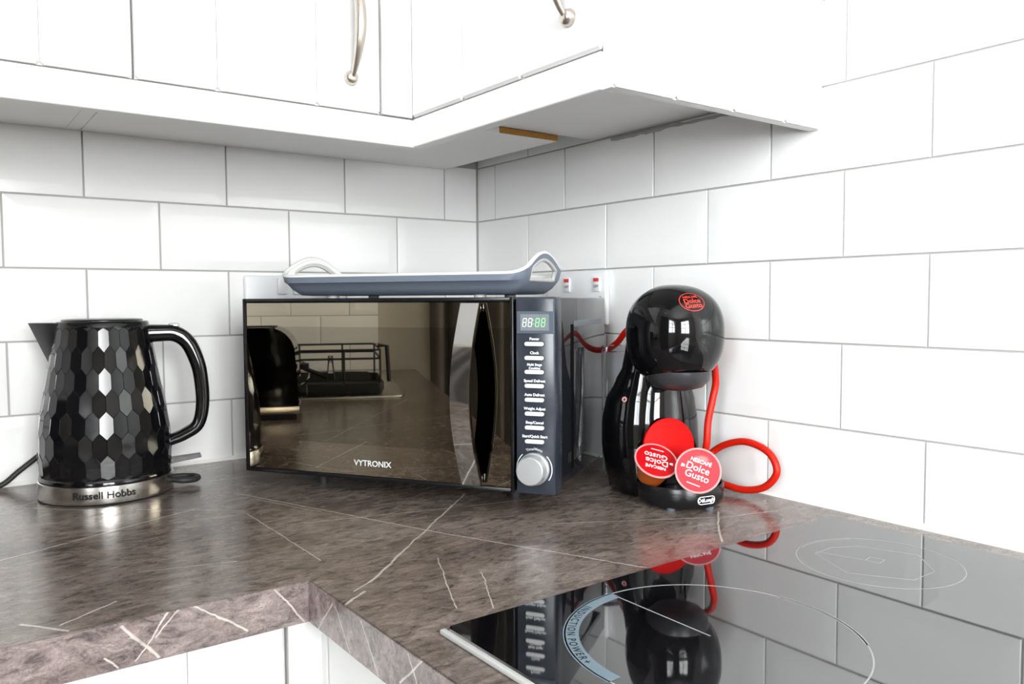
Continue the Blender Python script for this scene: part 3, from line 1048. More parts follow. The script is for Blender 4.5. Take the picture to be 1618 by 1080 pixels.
BX = 0.4224
names = ['Power', 'Clock', 'Multi Stage\nCooking', 'Speed Defrost', 'Auto Defrost', 'Weight Adjust', 'Stop/Cancel', 'Start/Quick Start']
for k, s in enumerate(names):
    z = 0.2013 - k * 0.01668
    MB().prism(rrect(BX - 0.0120, BX + 0.0120, z - 0.0024, z + 0.0024, 0.0023, 5), -0.0026, 0.0, 'y').build('button', 'button', mw, 40)
    MB().prism(rrect(BX - 0.0128, BX + 0.0128, z - 0.0031, z + 0.0031, 0.0030, 5), -0.0003, 0.0, 'y').build('button_surround', 'dark_print', mw, 40)
    two = '\n' in s
    put_text(s, 0.0046 if not two else 0.0042, BX - 0.0003, z + (0.0058 if not two else 0.0064), -0.0002, mw, 'white_print', bold=0.00012, sx=1.0)
KX, KZ = 0.4215, 0.0515
MB().lathe([(0.0195, 0), (0.0195, 0.004), (0.0180, 0.006), (0.0170, 0.018), (0.0158, 0.0195), (0.0, 0.0198)], 40,
           Matrix.Translation((KX, 0, KZ)) @ Matrix.Rotation(PI / 2, 4, 'X'), cap1=False).build('timer_knob', 'knob', mw, 30)
arc = [(KX + 0.0222 * math.cos(a), -0.0002, KZ + 0.0222 * math.sin(a)) for a in [math.radians(-35 + 80 * i / 16) for i in range(17)]]
arc2 = [(KX + 0.0222 * math.cos(a), -0.0002, KZ + 0.0222 * math.sin(a)) for a in [math.radians(132 + 75 * i / 16) for i in range(17)]]
for q in (arc, arc2):
    MB().tube(q, 0.00065, 6).build('dial_mark', 'white_print', mw)
tx = subdivide(text_mb('Time/Menu', 0.0045, 0.0001, bold=0.0001), 0.002)
for i, p in enumerate(tx.v):
    a = PI / 2 - p.x / 0.0235
    q = 0.0238 + p.y
    tx.v[i] = Vector((KX + q * math.cos(a), -0.0002, KZ + q * math.sin(a)))
tx.build('lettering', 'white_print', mw, 0)
put_text('VYTRONIX', 0.0108, 0.1990, 0.0420, 0.0015, mw, 'white_print', bold=0.00008, sx=1.02, name='brand_lettering')
for x, y in ((0.095, 0.045), (0.375, 0.06), (0.095, 0.23), (0.375, 0.23)):
    MB().lathe([(0.007, 0), (0.008, 0.006), (0.009, 0.0225)], 20, Matrix.Translation((x, y, 0))).build('foot', 'rubber', mw)
for k in range(10):
    MB().box(MW - 0.0062, MW - 0.0055, 0.075 + k * 0.009, 0.079 + k * 0.009, 0.045, 0.058).build('vent_slot', 'rubber', mw, 0)

# ------------------------------------------------------------------ serving tray on the microwave
tr = thing('serving_tray', (-0.5236, -0.1963, MZ1), 'blue-grey and white plastic serving tray with arched handles, resting on the microwave', 'tray', TH)
TX0, TX1, TY0, TY1, TRH = 0.040, 0.402, 0.018, 0.200, 0.0285


def tray_ring(inset, zfun, n_side=28, n_end=36, r=0.028):
    pts = []
    x0, x1, y0, y1 = TX0 + inset, TX1 - inset, TY0 + inset, TY1 - inset
    r = max(r - inset * 0.6, 0.006)
    def edge(a, b_, n):
        return [(a[0] + (b_[0] - a[0]) * i / n, a[1] + (b_[1] - a[1]) * i / n) for i in range(n)]
    pts += edge((x0 + r, y0), (x1 - r, y0), n_side)
    pts += circle(r, 7, -PI / 2, 0, x1 - r, y0 + r, end=True)[:-1]
    pts += edge((x1, y0 + r), (x1, y1 - r), n_end)
    pts += circle(r, 7, 0, PI / 2, x1 - r, y1 - r, end=True)[:-1]
    pts += edge((x1 - r, y1), (x0 + r, y1), n_side)
    pts += circle(r, 7, PI / 2, PI, x0 + r, y1 - r, end=True)[:-1]
    pts += edge((x0, y1 - r), (x0, y0 + r), n_end)
    pts += circle(r, 7, PI, 1.5 * PI, x0 + r, y0 + r, end=True)[:-1]
    return [(x, y, zfun(x, y)) for x, y in pts]


def rim_h(x, y, add=0.0):
    v = abs((y - (TY0 + TY1) / 2) / ((TY1 - TY0) / 2))
    u = abs((x - (TX0 + TX1) / 2) / ((TX1 - TX0) / 2))
    e = max(0.0, min(1.0, (u - 0.72) / 0.28))
    e = e * e * (3 - 2 * e)
    return TRH + 0.029 * e * max(0.0, math.cos(min(v, 1.0) * PI / 2)) ** 1.25


def is_hole(p):
    v = abs((p[1] - (TY0 + TY1) / 2) / ((TY1 - TY0) / 2))
    return (p[0] < TX0 + 0.03 or p[0] > TX1 - 0.03) and v < 0.60


def hole_lo(x, y):
    return 0.0225 if is_hole((x, y)) else TRH * 0.70


def hole_hi(x, y):
    return max(rim_h(x, y) - 0.0085, hole_lo(x, y) + 0.0008)


def tray_wall(off, material, name, flip):
    R = [tray_ring(0.034 + off, lambda x, y: 0.0035 + off * 0.3), tray_ring(0.022 + off, lambda x, y: 0.0042 + off * 0.3),
         tray_ring(0.0115 + off, lambda x, y: 0.012 + off * 0.3)]
    ref = tray_ring(0.0, lambda x, y: 0)
    lo = [(q[0], q[1], hole_lo(r_[0], r_[1])) for q, r_ in zip(tray_ring(0.0052 + off, lambda x, y: 0), ref)]
    hi = [(q[0], q[1], hole_hi(r_[0], r_[1])) for q, r_ in zip(tray_ring(0.0018 + off, lambda x, y: 0), ref)]
    tp = [(q[0], q[1], rim_h(r_[0], r_[1])) for q, r_ in zip(tray_ring(0.0 + off, lambda x, y: 0), ref)]
    R += [lo, hi, tp]
    n = len(ref)
    mb_ = MB().grid(R, closed=True, flip=flip, skip=lambda k, i: k == 3 and is_hole(ref[i]) and is_hole(ref[(i + 1) % n]))
    mb_.f.append(tuple(range(n)))
    return mb_.build(name, material, tr, 60), R, ref


_, RO, REF = tray_wall(0.0, 'tray_grey', 'outer_shell', False)
_, RI, _ = tray_wall(0.0042, 'tray_white', 'inner_liner', True)
# rounded rim joining the two skins
rimpath = [Vector((a[0] * 0.35 + b_[0] * 0.65, a[1] * 0.35 + b_[1] * 0.65, a[2] + 0.0006)) for a, b_ in zip(RO[5], RI[5])]
MB().tube(rimpath, 0.0029, 8, closed=True).build('rim', 'tray_white', tr, 60)
# grips lining the two hand holes
n = len(REF)
for side in (0, 1):
    idx = [i for i in range(n) if is_hole(REF[i]) and (REF[i][0] > 0.2) == bool(side)]
    lo = [Vector(((RO[3][i][0] + RI[3][i][0]) / 2, (RO[3][i][1] + RI[3][i][1]) / 2, RO[3][i][2])) for i in idx]
    hi = [Vector(((RO[4][i][0] + RI[4][i][0]) / 2, (RO[4][i][1] + RI[4][i][1]) / 2, RO[4][i][2])) for i in idx]
    MB().tube(hi + lo[::-1], 0.0030, 8, closed=True).build('hand_grip', 'tray_grip', tr, 60)
for x, y in ((0.11, 0.055), (0.33, 0.055), (0.11, 0.165), (0.33, 0.165)):
    MB().lathe([(0.008, 0.0), (0.008, 0.0036)], 16, Matrix.Translation((x, y, 0))).build('foot_pad', 'tray_grip', tr)

# ------------------------------------------------------------------ kettle
KA = math.radians(-15)
ku = Vector((math.cos(KA), math.sin(KA), 0))
kc = Vector((-0.694, -0.120, 0)) + ku * 0.010
kt = thing('kettle', kc, 'black honeycomb-faceted electric kettle on a steel base, left of the microwave', 'kettle', KA)
# local: +x towards the handle
prof_r = [(0.022, 0.0790), (0.05, 0.0805), (0.085, 0.0795), (0.12, 0.0745), (0.152, 0.0685), (0.19, 0.0622), (0.2215, 0.0572), (0.23, 0.0555)]
def kr(z):
    for (z0, r0_), (z1_, r1_) in zip(prof_r, prof_r[1:]):
        if z <= z1_:
            return r0_ + (r1_ - r0_) * max(0, (z - z0)) / (z1_ - z0)
    return prof_r[-1][1]
base = MB().lathe([(0.079, 0.0), (0.0815, 0.002)], 64).build('power_base', 'rubber', kt)
sb = MB().lathe([(0.0812, 0.0022), (0.0818, 0.004), (0.0812, 0.0235), (0.079, 0.0245)], 64, cap0=False, cap1=False).build('steel_band', 'steel', kt, 40)
MB().lathe([(0.0800, 0.0240), (0.0805, 0.0265), (0.0795, 0.029), (0.0785, 0.031)], 64, cap0=False).build('lower_collar', 'gloss_black', kt, 40)
# body of bevelled hexagonal facets
NC, Z0K, Z1K, NR = 30, 0.031, 0.2215, 7
RP = (Z1K - Z0K) / NR
body = MB()
core = MB()
core.lathe([(kr(z) - 0.0016, z) for z in [Z0K + (Z1K - Z0K) * i / 20 for i in range(21)]], 60)
def on_surf(th, z, off=0.0):
    r_ = kr(z) + off
    return Vector((r_ * math.cos(th), r_ * math.sin(th), z))
for row in range(-1, NR + 1):
    zc = Z0K + (row + 0.5) * RP
    for c_ in range(NC):
        th = (c_ + (0.5 if row % 2 else 0)) * 2 * PI / NC
        dth = PI / NC
        tip, sh = RP * 0.66, RP * 0.34
        corners = [(0, tip), (dth, sh), (dth, -sh), (0, -tip), (-dth, -sh), (-dth, sh)]
        def clampz(z):
            return min(max(z, Z0K), Z1K)
        zs = [clampz(zc + dz) for _, dz in corners]
        if max(zs) - min(zs) < 0.003:
            continue
        zm = (max(zs) + min(zs)) / 2
        cen = on_surf(th, zm)
        slope = (kr(zm + 0.004) - kr(zm - 0.004)) / 0.008
        nrm = Vector((math.cos(th), math.sin(th), -slope)).normalized()
        tz = Vector((0, 0, 1)) - nrm * nrm.z
        tz.normalize()
        outer, inner = [], []
        for (da, dz), z in zip(corners, zs):
            outer.append(on_surf(th + da, z, -0.0009))
        pl_off = -0.0007
        for o_ in outer:
            q = cen + (o_ - cen) * 0.965
            q = q - nrm * ((q - cen).dot(nrm) - pl_off)
            inner.append(q)
        vs = outer + inner
        fs = [tuple(range(6, 12))] + [(i, (i + 1) % 6, 6 + (i + 1) % 6, 6 + i) for i in range(6)]
        # drop collapsed quads
        body.add(vs, fs)
bo = body.build('faceted_body', 'facet_black', kt, 0)
core.build('inner_wall', 'gloss_black', bo)
MB().lathe([(kr(0.2215), 0.2212), (0.0560, 0.2265), (0.0545, 0.2285), (0.0510, 0.2292), (0.0495, 0.2286)], 64, cap0=False, cap1=False).build('top_collar', 'gloss_black', kt, 40)
MB().lathe([(0.0, 0.2315), (0.040, 0.2318), (0.0475, 0.2312), (0.0490, 0.2298), (0.0492, 0.2280), (0.0, 0.2275)], 64, cap0=False, cap1=False).build('lid', 'satin_black', kt, 40)
# spout: wedge pouring lip to -x
sp = MB()
ang = [math.radians(a) for a in (-34, -24, -14, -6, 0, 6, 14, 24, 34)]
top = [(-(0.0545 * math.cos(a)) - 0.0315 * max(0, 1 - abs(a) / math.radians(34)) ** 1.0, 0.0545 * math.sin(a), 0.2272) for a in ang]
low = [(-(0.0630 * math.cos(a)), 0.0630 * math.sin(a) * 0.75, 0.172 + 0.03 * abs(a) / math.radians(34)) for a in ang]
inn = [(-(0.0480 * math.cos(a)), 0.0480 * math.sin(a), 0.2272) for a in ang]
inl = [(-(0.0500 * math.cos(a)), 0.0500 * math.sin(a) * 0.75, 0.178 + 0.03 * abs(a) / math.radians(34)) for a in ang]
sp.grid([low, top, inn, inl, low])
sp.build('spout', 'satin_black', kt, 35)
# handle loop
hc = catmull([(0.044, 0, 0.2105), (0.066, 0, 0.2112), (0.088, 0, 0.2100), (0.1040, 0, 0.198), (0.1145, 0, 0.174), (0.1195, 0, 0.150), (0.1210, 0, 0.113), (0.1145, 0, 0.085), (0.098, 0, 0.0725), (0.082, 0, 0.0660), (0.070, 0, 0.0625)], 6)
sec = [(0.0125 * math.copysign(abs(math.cos(a)) ** 0.7, math.cos(a)), 0.0100 * math.copysign(abs(math.sin(a)) ** 0.7, math.sin(a))) for a in [2 * PI * i / 20 for i in range(20)]]
nH = len(hc)
hs = [(1.0 + 0.30 * max(0, 1 - i / 12), 1.30 - 0.58 * (i / nH) ** 0.7) for i in range(nH)]
MB().sweep(hc, sec, scales=hs, side=(0, 1, 0)).build('handle', 'gloss_black', kt, 50)
MB().box(0.080, 0.094, -0.006, 0.006, 0.2165, 0.2245, 0.0018, 2).build('lid_release_button', 'clear', kt)
MB().add([(0.076, -0.009, 0.0330), (0.076, 0.009, 0.0330), (0.118, 0.007, 0.0390), (0.118, -0.007, 0.0390),
          (0.076, -0.009, 0.0400), (0.076, 0.009, 0.0400), (0.116, 0.007, 0.0435), (0.116, -0.007, 0.0435)],
         [(0, 1, 2, 3), (4, 7, 6, 5), (0, 4, 5, 1), (1, 5, 6, 2), (2, 6, 7, 3), (3, 7, 4, 0)]).build('switch_lever', 'satin_black', kt)
MB().tube(catmull([(0.074, 0.0, 0.012), (0.092, -0.012, 0.010), (0.108, -0.006, 0.009), (0.112, 0.008, 0.009), (0.100, 0.020, 0.009), (0.078, 0.018, 0.010)], 6), 0.0042, 10).build('cord_cleat', 'rubber', kt)
# brand lettering wrapped on the steel band
tx = subdivide(text_mb('Russell Hobbs', 0.0122, 0.0002, bold=0.0002, sx=1.05), 0.004)
front = math.atan2(*( (CAM - kc).yx )) - KA
for i, p in enumerate(tx.v):
    a = front - math.radians(3) + p.x / 0.0815
    q = 0.0822 + p.z
    tx.v[i] = Vector((q * math.cos(a), q * math.sin(a), 0.0132 + p.y))
tx.build('brand_lettering', 'dark_print', sb, 0)
cordk = catmull([(-0.655, -0.042, 0.010), (-0.668, -0.022, 0.030), (-0.692, -0.016, 0.058), (-0.722, -0.019, 0.060), (-0.7416, -0.020, 0.0502), (-0.755, -0.020, 0.0394), (-0.7766, -0.020, 0.0228), (-0.7992, -0.021, 0.0060), (-0.83, -0.024, 0.0040), (-0.95, -0.03, 0.0040), (-1.03, -0.03, 0.004)], 8)
ck = MB().tube(cordk, 0.0036, 10).build('power_cord', 'rubber')
tag(ck, 'black power cord running from the kettle base to the left', 'cord')

# ------------------------------------------------------------------ capsule coffee machine
PHI = math.radians(-20)
cm = thing('coffee_machine', (-0.125, -0.628, 0), 'gloss black round-headed capsule coffee machine beside the hob', 'coffee machine', PHI)
CMW = Matrix.Translation((-0.125, -0.628, 0)) @ Matrix.Rotation(PHI, 4, 'Z')
# local: x right, -y to the front; drip tray centred on the origin
def section(hx, yf, yb, z, n=40, e=2.6):
    cy, hy = (yf + yb) / 2, (yb - yf) / 2
    out = []
    for i in range(n):
        a = 2 * PI * i / n
        c_, s_ = math.cos(a), math.sin(a)
        out.append((hx * math.copysign(abs(c_) ** (2 / e), c_), cy + hy * math.copysign(abs(s_) ** (2 / e), s_), z))
    return out
cols = [(0.000, 0.050, 0.034, 0.122), (0.004, 0.054, 0.030, 0.127), (0.03, 0.0590, 0.029, 0.133), (0.06, 0.0625, 0.030, 0.138), (0.09, 0.0622, 0.032, 0.138),
        (0.12, 0.0575, 0.035, 0.132), (0.145, 0.0485, 0.038, 0.115), (0.165, 0.0420, 0.040, 0.102), (0.19, 0.0400, 0.036, 0.096), (0.215, 0.038, 0.032, 0.088), (0.235, 0.034, 0.03, 0.080)]
zs_ = [0.0, 0.004] + [0.235 * i / 36 for i in range(2, 37)]
def ctab(k, z):
    return interp([(c_[0], c_[k]) for c_ in cols], z)
rows = [section(ctab(1, z), ctab(2, z), ctab(3, z), z) for z in zs_]
bd = MB().grid(rows, closed=True)
bd.f.append(tuple(range(40))[::-1])
bd.f.append(tuple((len(rows) - 1) * 40 + i for i in range(40)))
bd.build('body', 'gloss_black', cm, 50)
# raised front column plate
fp = [(-0.039, 0.028), (-0.040, 0.06), (-0.039, 0.10), (-0.036, 0.135), (-0.028, 0.152), (0.028, 0.152), (0.036, 0.135), (0.039, 0.10), (0.040, 0.06), (0.039, 0.028)]
rows = []
for z in [0.020 + 0.132 * i / 16 for i in range(17)]:
    hw = interp([(0.02, 0.041), (0.06, 0.042), (0.10, 0.040), (0.135, 0.036), (0.152, 0.027)], z)
    yfz = ctab(2, z) - 0.004
    rows.append([(hw * q, yfz + 0.016 * abs(q) ** 3.0, z) for q in [-1 + 2 * i / 16 for i in range(17)]])
MB().grid(rows).build('front_plate', 'gloss_black', cm, 60)


def head_pt(a, b_, off=0.0, e=2.35):
    """superellipsoid head, deeper to the back and fuller below; a azimuth (0 = +x), b elevation"""
    HXr, HZr = 0.0585 * (1 - 0.14 * max(0.0, math.sin(a))) + off, (0.0590 if b_ > 0 else 0.0640) + off
    HYr = (0.068 if math.sin(a) < 0 else 0.072) + off
    eb = e if b_ > 0 else 2.9
    def p(v, q):
        return math.copysign(abs(v) ** (2 / q), v)
    x = HXr * p(math.cos(b_), eb) * p(math.cos(a), e)
    y = HYr * p(math.cos(b_), eb) * p(math.sin(a), e)
    z = HZr * p(math.sin(b_), eb)
    if z < 0:
        k = 1 - 0.13 * (z / HZr) ** 2
        x *= k
        y *= k
    return Vector((x, 0.022 + y, 0.2125 + z))


def head_mesh(cond, off):
    NA, NB = 72, 40
    mb_ = MB()
    idx = {}
    pts = [[head_pt(2 * PI * i / NA, -PI / 2 + PI * j / NB, off) for i in range(NA)] for j in range(NB + 1)]
    seam = lambda p: 0.030 + 0.16 * (0.2135 - p.z) - p.y      # positive in front of the tilted seam
    vs, fs = [], []
    def vid(p):
        vs.append(p)
        return len(vs) - 1
    for j in range(NB):
        for i in range(NA):
            quad = [pts[j][i], pts[j][(i + 1) % NA], pts[j + 1][(i + 1) % NA], pts[j + 1][i]]
            poly_ = []
            for k in range(4):                    # clip against the seam plane
                p, q = quad[k], quad[(k + 1) % 4]
                sp_, sq = seam(p) * cond, seam(q) * cond
                if sp_ >= 0:
                    poly_.append(p)
                if (sp_ >= 0) != (sq >= 0):
                    poly_.append(p.lerp(q, sp_ / (sp_ - sq)))
            clean = []
            for p in poly_:
                if not clean or (p - clean[-1]).length > 1e-6:
                    clean.append(p)
            if len(clean) > 2 and (clean[0] - clean[-1]).length < 1e-6:
                clean.pop()
            if len(clean) >= 3:
                fs.append(tuple(vid(p) for p in clean))
    b_ = bmesh.new()
    bv = [b_.verts.new(p) for p in vs]
    for q in fs:
        b_.faces.new([bv[i] for i in q])
    bmesh.ops.remove_doubles(b_, verts=b_.verts[:], dist=1e-5)
    return MB().bm(b_)


rear = head_mesh(-1, -0.0022)
rear.build('head_rear_shell', 'gloss_black', cm, 50)
frontm = head_mesh(1, 0.0)
lid = frontm.build('head_front_shell', 'gloss_black', cm, 50)
# dark seam strip behind the front shell
bvh = BVHTree.FromPolygons([tuple(p) for p in frontm.v], [q for q in frontm.f if len(q) >= 3])
# capsule holder bowl under the head
MB().lathe([(0.0, -0.0165), (0.018, -0.016), (0.030, -0.0125), (0.0385, -0.004), (0.040, 0.008)], 40, Matrix.Translation((0, 0.006, 0.1575)), cap0=False, cap1=False).build('capsule_holder', 'holder', cm, 50)
# drip tray
MB().lathe([(0.045, 0.0028), (0.0495, 0.0050), (0.0525, 0.012), (0.0535, 0.0275), (0.0525, 0.0290), (0.0505, 0.0283), (0.0495, 0.018), (0.0, 0.018)], 56, cap1=False).build('drip_tray', 'satin_black', cm, 40)
for x, y in ((-0.028, -0.030), (0.018, -0.040), (0.0, 0.03)):
    MB().lathe([(0.005, 0), (0.006, 0.0045)], 16, Matrix.Translation((x, y, 0))).build('foot', 'bezel', cm)
# red round cup stand propped up on the column
dm = Matrix.Translation((-0.0075, 0.016, 0.0690)) @ frame_from((0, -1, 0.10), (0, 0, 1))
cs = MB().lathe([(0.0, 0.0028), (0.0330, 0.0028), (0.0350, 0.0018), (0.0350, -0.0018), (0.0, -0.0018)], 56, dm, cap0=False, cap1=False).build('cup_stand', 'red_gloss', cm, 40)
seg_ = circle(0.0345, 24, math.radians(205), math.radians(335), end=True)
MB().prism(seg_, 0.0029, 0.0050, 'z', dm).build('cup_stand_flap', 'red_gloss', cs, 40)
# small red indicator ring on the left side
dmi = Matrix.Translation((-0.0500, 0.0548, 0.1248)) @ frame_from((-0.75, -0.62, 0.22), (0, 0, 1))
MB().lathe([(0.0018, 0.0), (0.0018, 0.0010), (0.0034, 0.0010), (0.0034, -0.003)], 20, dmi, cap0=False, cap1=False).build('indicator_ring', 'pod_rim', cm)


def project_on(mb_, origin, up, direction, lift):
    """lay flat xy mesh data onto the head shell along a direction (local coordinates)"""
    fm = frame_from(-Vector(direction), up)
    fm.translation = origin
    for i, p in enumerate(mb_.v):
        q = fm @ Vector((p.x, p.y, 0))
        hit_, nrm, _, _ = bvh.ray_cast(q - Vector(direction) * 0.05, direction)
        if hit_ is None:
            mb_.v[i] = q
        else:
            if nrm.dot(direction) > 0:
                nrm = -nrm
            mb_.v[i] = hit_ + nrm * (lift + p.z)
    return mb_


# emblem: red oval with two-line lettering on the upper front
edir = Vector((-0.10, 0.86, -0.50)).normalized()
eor = Vector((-0.0040, -0.0290, 0.2475))
eup = Vector((0, 0, 1))
ov = MB()
A = [2 * PI * i / 64 for i in range(64)]
ov.grid([[(a * math.cos(t_), b_ * math.sin(t_), 0) for t_ in A] for a, b_ in ((0.0150, 0.0128), (0.0158, 0.0136))], closed=True)
emb = project_on(ov, eor, eup, edir, 0.0003).build('emblem_oval', 'red_print', lid, 0)
for s, sz, dy, bd_ in (('NESCAFÉ', 0.0046, 0.0068, 0.0001), ('Dolce', 0.0088, 0.0006, 0.0002), ('Gusto', 0.0088, -0.0062, 0.0002)):
    tm = subdivide(text_mb(s, sz, 0.0, bold=bd_), 0.003)
    for p in tm.v:
        p.y += dy
    project_on(tm, eor, eup, edir, 0.0003).build('lettering', 'red_print', emb, 0)
# maker badge on the drip tray
def on_tray(p, r_=0.0531, a0=math.radians(-82), z0=0.0150):
    a = a0 + p.x / r_
    return Vector(((r_ + p.z) * math.cos(a), (r_ + p.z) * math.sin(a), z0 + p.y))
bz = MB()
ro, ri = rrect(-0.0125, 0.0125, -0.0048, 0.0048, 0.0046, 8), rrect(-0.0116, 0.0116, -0.0039, 0.0039, 0.0038, 8)
bz.grid([[(x, y, 0.0002) for x, y in ro], [(x, y, 0.0008) for x, y in ro], [(x, y, 0.0008) for x, y in ri], [(x, y, 0.0002) for x, y in ri]], closed=True)
bz.v = [on_tray(p) for p in bz.v]
bdg = bz.build('badge_border', 'white_print', cm, 40)
tm = subdivide(text_mb("DéLonghi", 0.0062, 0.0001, bold=0.00018), 0.003)
tm.v = [on_tray(Vector((p.x, p.y, p.z + 0.0004))) for p in tm.v]
tm.build('lettering', 'white_print', bdg, 0)
# clear water tank behind the column
rows = []
for z, k in ((0.010, 0.94), (0.012, 0.98), (0.176, 1.02), (0.180, 1.02)):
    rows.append([(x * k, 0.148 + (y - 0.148) * k, z) for x, y in rrect(-0.041, 0.040, 0.140, 0.156, 0.007, 6)])
tk = MB().grid(rows, closed=True)
nn = len(rows[0])
tk.f.append(tuple(range(nn))[::-1])
tank = tk.build('water_tank', 'clear', cm, 50)
rows = [[(x * k, 0.148 + (y - 0.148) * k, z) for x, y in rrect(-0.041, 0.040, 0.140, 0.156, 0.007, 6)] for z, k in ((0.180, 1.03), (0.187, 1.03), (0.189, 1.0))]
tl = MB().grid(rows, closed=True)
tl.f += [tuple(range(nn))[::-1], tuple(range(2 * nn, 3 * nn))]
tl.build('tank_lid', 'clear', tank, 50)

# red power cord: socket -> behind the machine -> hanging at its right side -> loop by the wall
cord = [(-0.022, -0.300, 0.245), (-0.034, -0.315, 0.215), (-0.038, -0.345, 0.190), (-0.040, -0.385, 0.181), (-0.050, -0.412, 0.177), (-0.0616, -0.450, 0.190), (-0.068, -0.485, 0.213),
        (-0.045, -0.512, 0.214), (-0.026, -0.550, 0.205), (-0.030, -0.595, 0.180), (-0.055, -0.6255, 0.150), (-0.0650, -0.6290, 0.125), (-0.0715, -0.6275, 0.097), (-0.0740, -0.627, 0.066),
        (-0.068, -0.615, 0.040), (-0.052, -0.606, 0.040), (-0.038, -0.6092, 0.0516), (-0.035, -0.6298, 0.0640), (-0.034, -0.6597, 0.0705), (-0.034, -0.6920, 0.0617), (-0.035, -0.7050, 0.0399), (-0.036, -0.689, 0.0185),
        (-0.037, -0.6604, 0.0092), (-0.038, -0.6300, 0.0100), (-0.040, -0.6048, 0.0143), (-0.034, -0.575, 0.012), (-0.028, -0.53, 0.008)]
cd = MB().tube(catmull(cord, 8), 0.0046, 12).build('power_cord', 'cord_red')
tag(cd, 'red power cord looped beside the coffee machine against the right wall', 'cord')


def capsule(loc, normal, up, label, lid_mat, spin):
    """round plastic coffee capsule; lid faces along normal"""
    o = bpy.data.objects.new('coffee_capsule', None)
    o.empty_display_size = 0.02
    COL.objects.link(o)
    fm = frame_from(normal, up)
    o.rotation_euler = fm.to_euler()
    o.location = loc
    tag(o, label, 'coffee capsule', 'capsules on the drip tray')
    MB().lathe([(0.0, -0.034), (0.010, -0.0335), (0.0165, -0.030), (0.0205, -0.016), (0.0235, -0.0025), (0.0240, -0.0012)], 40, cap0=False).build('cup', 'pod_body', o, 40)
    MB().lathe([(0.0235, -0.0016), (0.0268, -0.0014), (0.0274, -0.0006), (0.0270, 0.0004), (0.0252, 0.0004), (0.0250, -0.0002)], 48, cap0=False, cap1=False).build('rim', 'pod_rim', o, 50)
    ld = MB().lathe([(0.0252, -0.0003), (0.0252, 0.0001), (0.0, 0.0001)], 48, cap0=False, cap1=False).build('foil_lid', lid_mat, o, 40)
    rot = Matrix.Rotation(spin, 4, 'Z')
    for s, sz, x, y, b_ in (('NESCAFÉ', 0.0062, 0, 0.0108, 0.0001), ('Dolce', 0.0118, -0.001, 0.0022, 0.00008), ('Gusto', 0.0118, 0.001, -0.0070, 0.00008)):
        tm_ = text_mb(s, sz, 0.0001, bold=b_)
        tm_.v = [rot @ (p + Vector((x, y, 0.0003))) for p in tm_.v]
        tm_.build('lettering', 'white_print', ld, 0)
    cupm = MB().prism([(-0.0012, 0.0165), (0.0012, 0.0165), (0.0020, 0.0205), (-0.0020, 0.0205)], 0.0002, 0.0004, 'z', Matrix.Rotation(spin + PI / 2, 4, 'Z'))
    cupm.build('cup_symbol', 'white_print', ld, 0)
    MB().box(-0.008, 0.008, -0.0178, -0.0168, 0.0002, 0.0004, mtx=rot).build('strip_print', 'white_print', ld, 0)
    return o


def px_point(px, py, depth):
    return CAM + (fw + rr * (px - 809) / 1272.81 + uu * (540 - py) / 1272.81) * depth


pR = Vector((-0.1441, -0.6732, 0.0505))
vR = (pR - CAM).normalized()
capsule(pR, -vR * 0.96 + uu * 0.16 + rr * 0.05, uu, 'red coffee capsule on the right of the drip tray, glossy lid facing forward', 'pod_pink', math.radians(-20))
pL = Vector((-0.1625, -0.6235, 0.0570))
vL = (pL - CAM).normalized()
capsule(pL, -vL * 0.68 + uu * 0.66 + rr * 0.27, uu, 'red coffee capsule on the left of the drip tray, tilted with amber cup showing', 'pod_red', math.radians(158))

# ------------------------------------------------------------------ sink end of the worktop (mirrored in the microwave door)
ts = thing('toaster', (-1.215, -0.135, 0), 'black toaster with chrome base band on the worktop, mirrored in the microwave door', 'toaster')
yz = rrect(-0.108, 0.112, 0.030, 0.200, 0.012, 4)
top_r = [(-0.108, 0.030), (0.112, 0.030), (0.108, 0.120)] + circle(0.055, 10, 0, PI / 2, 0.050, 0.142, end=True) + circle(0.055, 10, PI / 2, PI, -0.047, 0.142, end=True) + [(-0.104, 0.12)]
b = bmesh.new()
MBt = MB().prism(top_r, -0.085, 0.085, 'x')
MBt.build('housing', 'gloss_black', ts, 40)
MB().box(-0.086, 0.086, -0.110, 0.114, 0.012, 0.030, 0.003).build('base_band', 'steel', ts)
MB().box(-0.080, 0.080, -0.104, 0.108, 0.0, 0.012, 0.003).build('base', 'rubber', ts)
for x in (-0.035, 0.035):
    MB().box(x - 0.014, x + 0.014, -0.06, 0.06, 0.1965, 0.1978, 0.0005, 1).build('bread_slot', 'rubber', ts)
MB().lathe([(0.012, 0), (0.012, 0.016), (0.010, 0.018)], 20, Matrix.Translation((0.02, -0.107, 0.055)) @ Matrix.Rotation(PI / 2, 4, 'X')).build('browning_dial', 'rubber', ts)
MB().box(-0.04, 0.0, -0.128, -0.1075, 0.10, 0.112, 0.003).build('lever', 'rubber', ts)

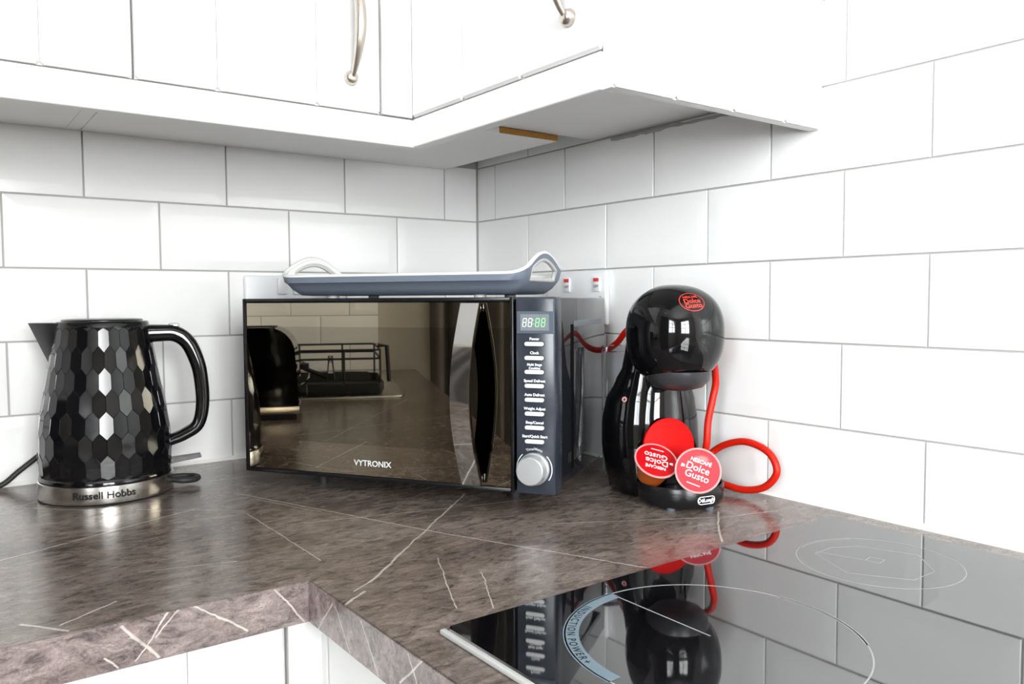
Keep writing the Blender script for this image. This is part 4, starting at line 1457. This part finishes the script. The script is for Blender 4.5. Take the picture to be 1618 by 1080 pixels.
sk = thing('sink', (-1.86, -0.28, 0), 'stainless steel sink and drainer let into the worktop, mirrored in the microwave door', 'sink')
rings = []
for i, z in ((0.0, 0.0005), (0.002, 0.0045), (0.022, 0.0035), (0.030, 0.0012)):
    rings.append([(x, y, z) for x, y in rrect(-0.40 + i, 0.385 - i, -0.22 + i, 0.235 - i, 0.03)])
s_ = MB().grid(rings, closed=True)
nn = len(rings[0])
s_.f.append(tuple(range(3 * nn, 4 * nn)))
s_.build('drainer', 'steel', sk, 40)
for k in range(6):
    MB().tube([(0.04, -0.13 + k * 0.055, 0.0016), (0.34, -0.13 + k * 0.055, 0.0016)], 0.0016, 6).build('drainer_ridge', 'steel', sk)
tap = MB().tube(catmull([(-0.20, 0.205, 0.001), (-0.20, 0.205, 0.11), (-0.22, 0.205, 0.15), (-0.27, 0.205, 0.155), (-0.31, 0.205, 0.13)], 6), 0.011, 12)
tap.build('tap', 'chrome', sk)

dr = thing('dish_rack', (-1.69, -0.27, 0.0035), 'black wire dish rack in a drip tray on the drainer, mirrored in the microwave door', 'dish rack')
rings = [[(x, y, z) for x, y in rrect(-0.16 + i, 0.16 - i, -0.18 + i, 0.18 - i, 0.02)] for i, z in ((0.006, 0.0), (0, 0.012), (0, 0.030), (0.004, 0.030), (0.006, 0.008))]
q = MB().grid(rings, closed=True)
nn = len(rings[0])
q.f += [tuple(range(nn))[::-1], tuple(range(4 * nn, 5 * nn))]
q.build('drip_tray', 'rubber', dr, 40)
for z in (0.095, 0.118):
    MB().tube([(x, y, z) for x, y in rrect(-0.155, 0.155, -0.17, 0.17, 0.02, 4)], 0.0028, 8, closed=True).build('wire_rail', 'rubber', dr)
for x, y in ((-0.15, -0.17), (0.15, -0.17), (-0.15, 0.17), (0.15, 0.17), (0.155, -0.075), (-0.155, -0.075), (0.155, 0.05), (-0.155, 0.05)):
    MB().tube([(x, y, 0.028), (x, y, 0.118)], 0.0028, 8).build('upright_wire', 'rubber', dr)
for k in range(9):
    x = -0.13 + k * 0.0325
    MB().tube([(x, -0.15, 0.034), (x, -0.05, 0.036), (x, -0.045, 0.085), (x, -0.035, 0.085), (x, -0.03, 0.036), (x, 0.15, 0.034)], 0.0022, 6).build('plate_wire', 'rubber', dr)
MB().tube([(0.12, -0.165, 0.128), (0.12, -0.19, 0.126), (0.125, -0.195, 0.03)], 0.006, 8).build('corner_loop', 'rubber', dr)
wh = thing('wire_strainer', (-1.60, -0.20, 0.06), 'small dark strainer leaning in the dish rack, mirrored in the microwave door', 'strainer')
MB().tube([(0.0, 0.05, 0.055), (0, -0.02, 0.02), (0, -0.10, -0.015)], 0.006, 8).build('handle', 'rubber', wh)
MB().tube([(0.0, -0.02 + 0.035 * math.cos(a), -0.002 + 0.035 * math.sin(a)) for a in [2 * PI * i / 20 for i in range(20)]], 0.003, 6, closed=True).build('hoop', 'steel', wh)
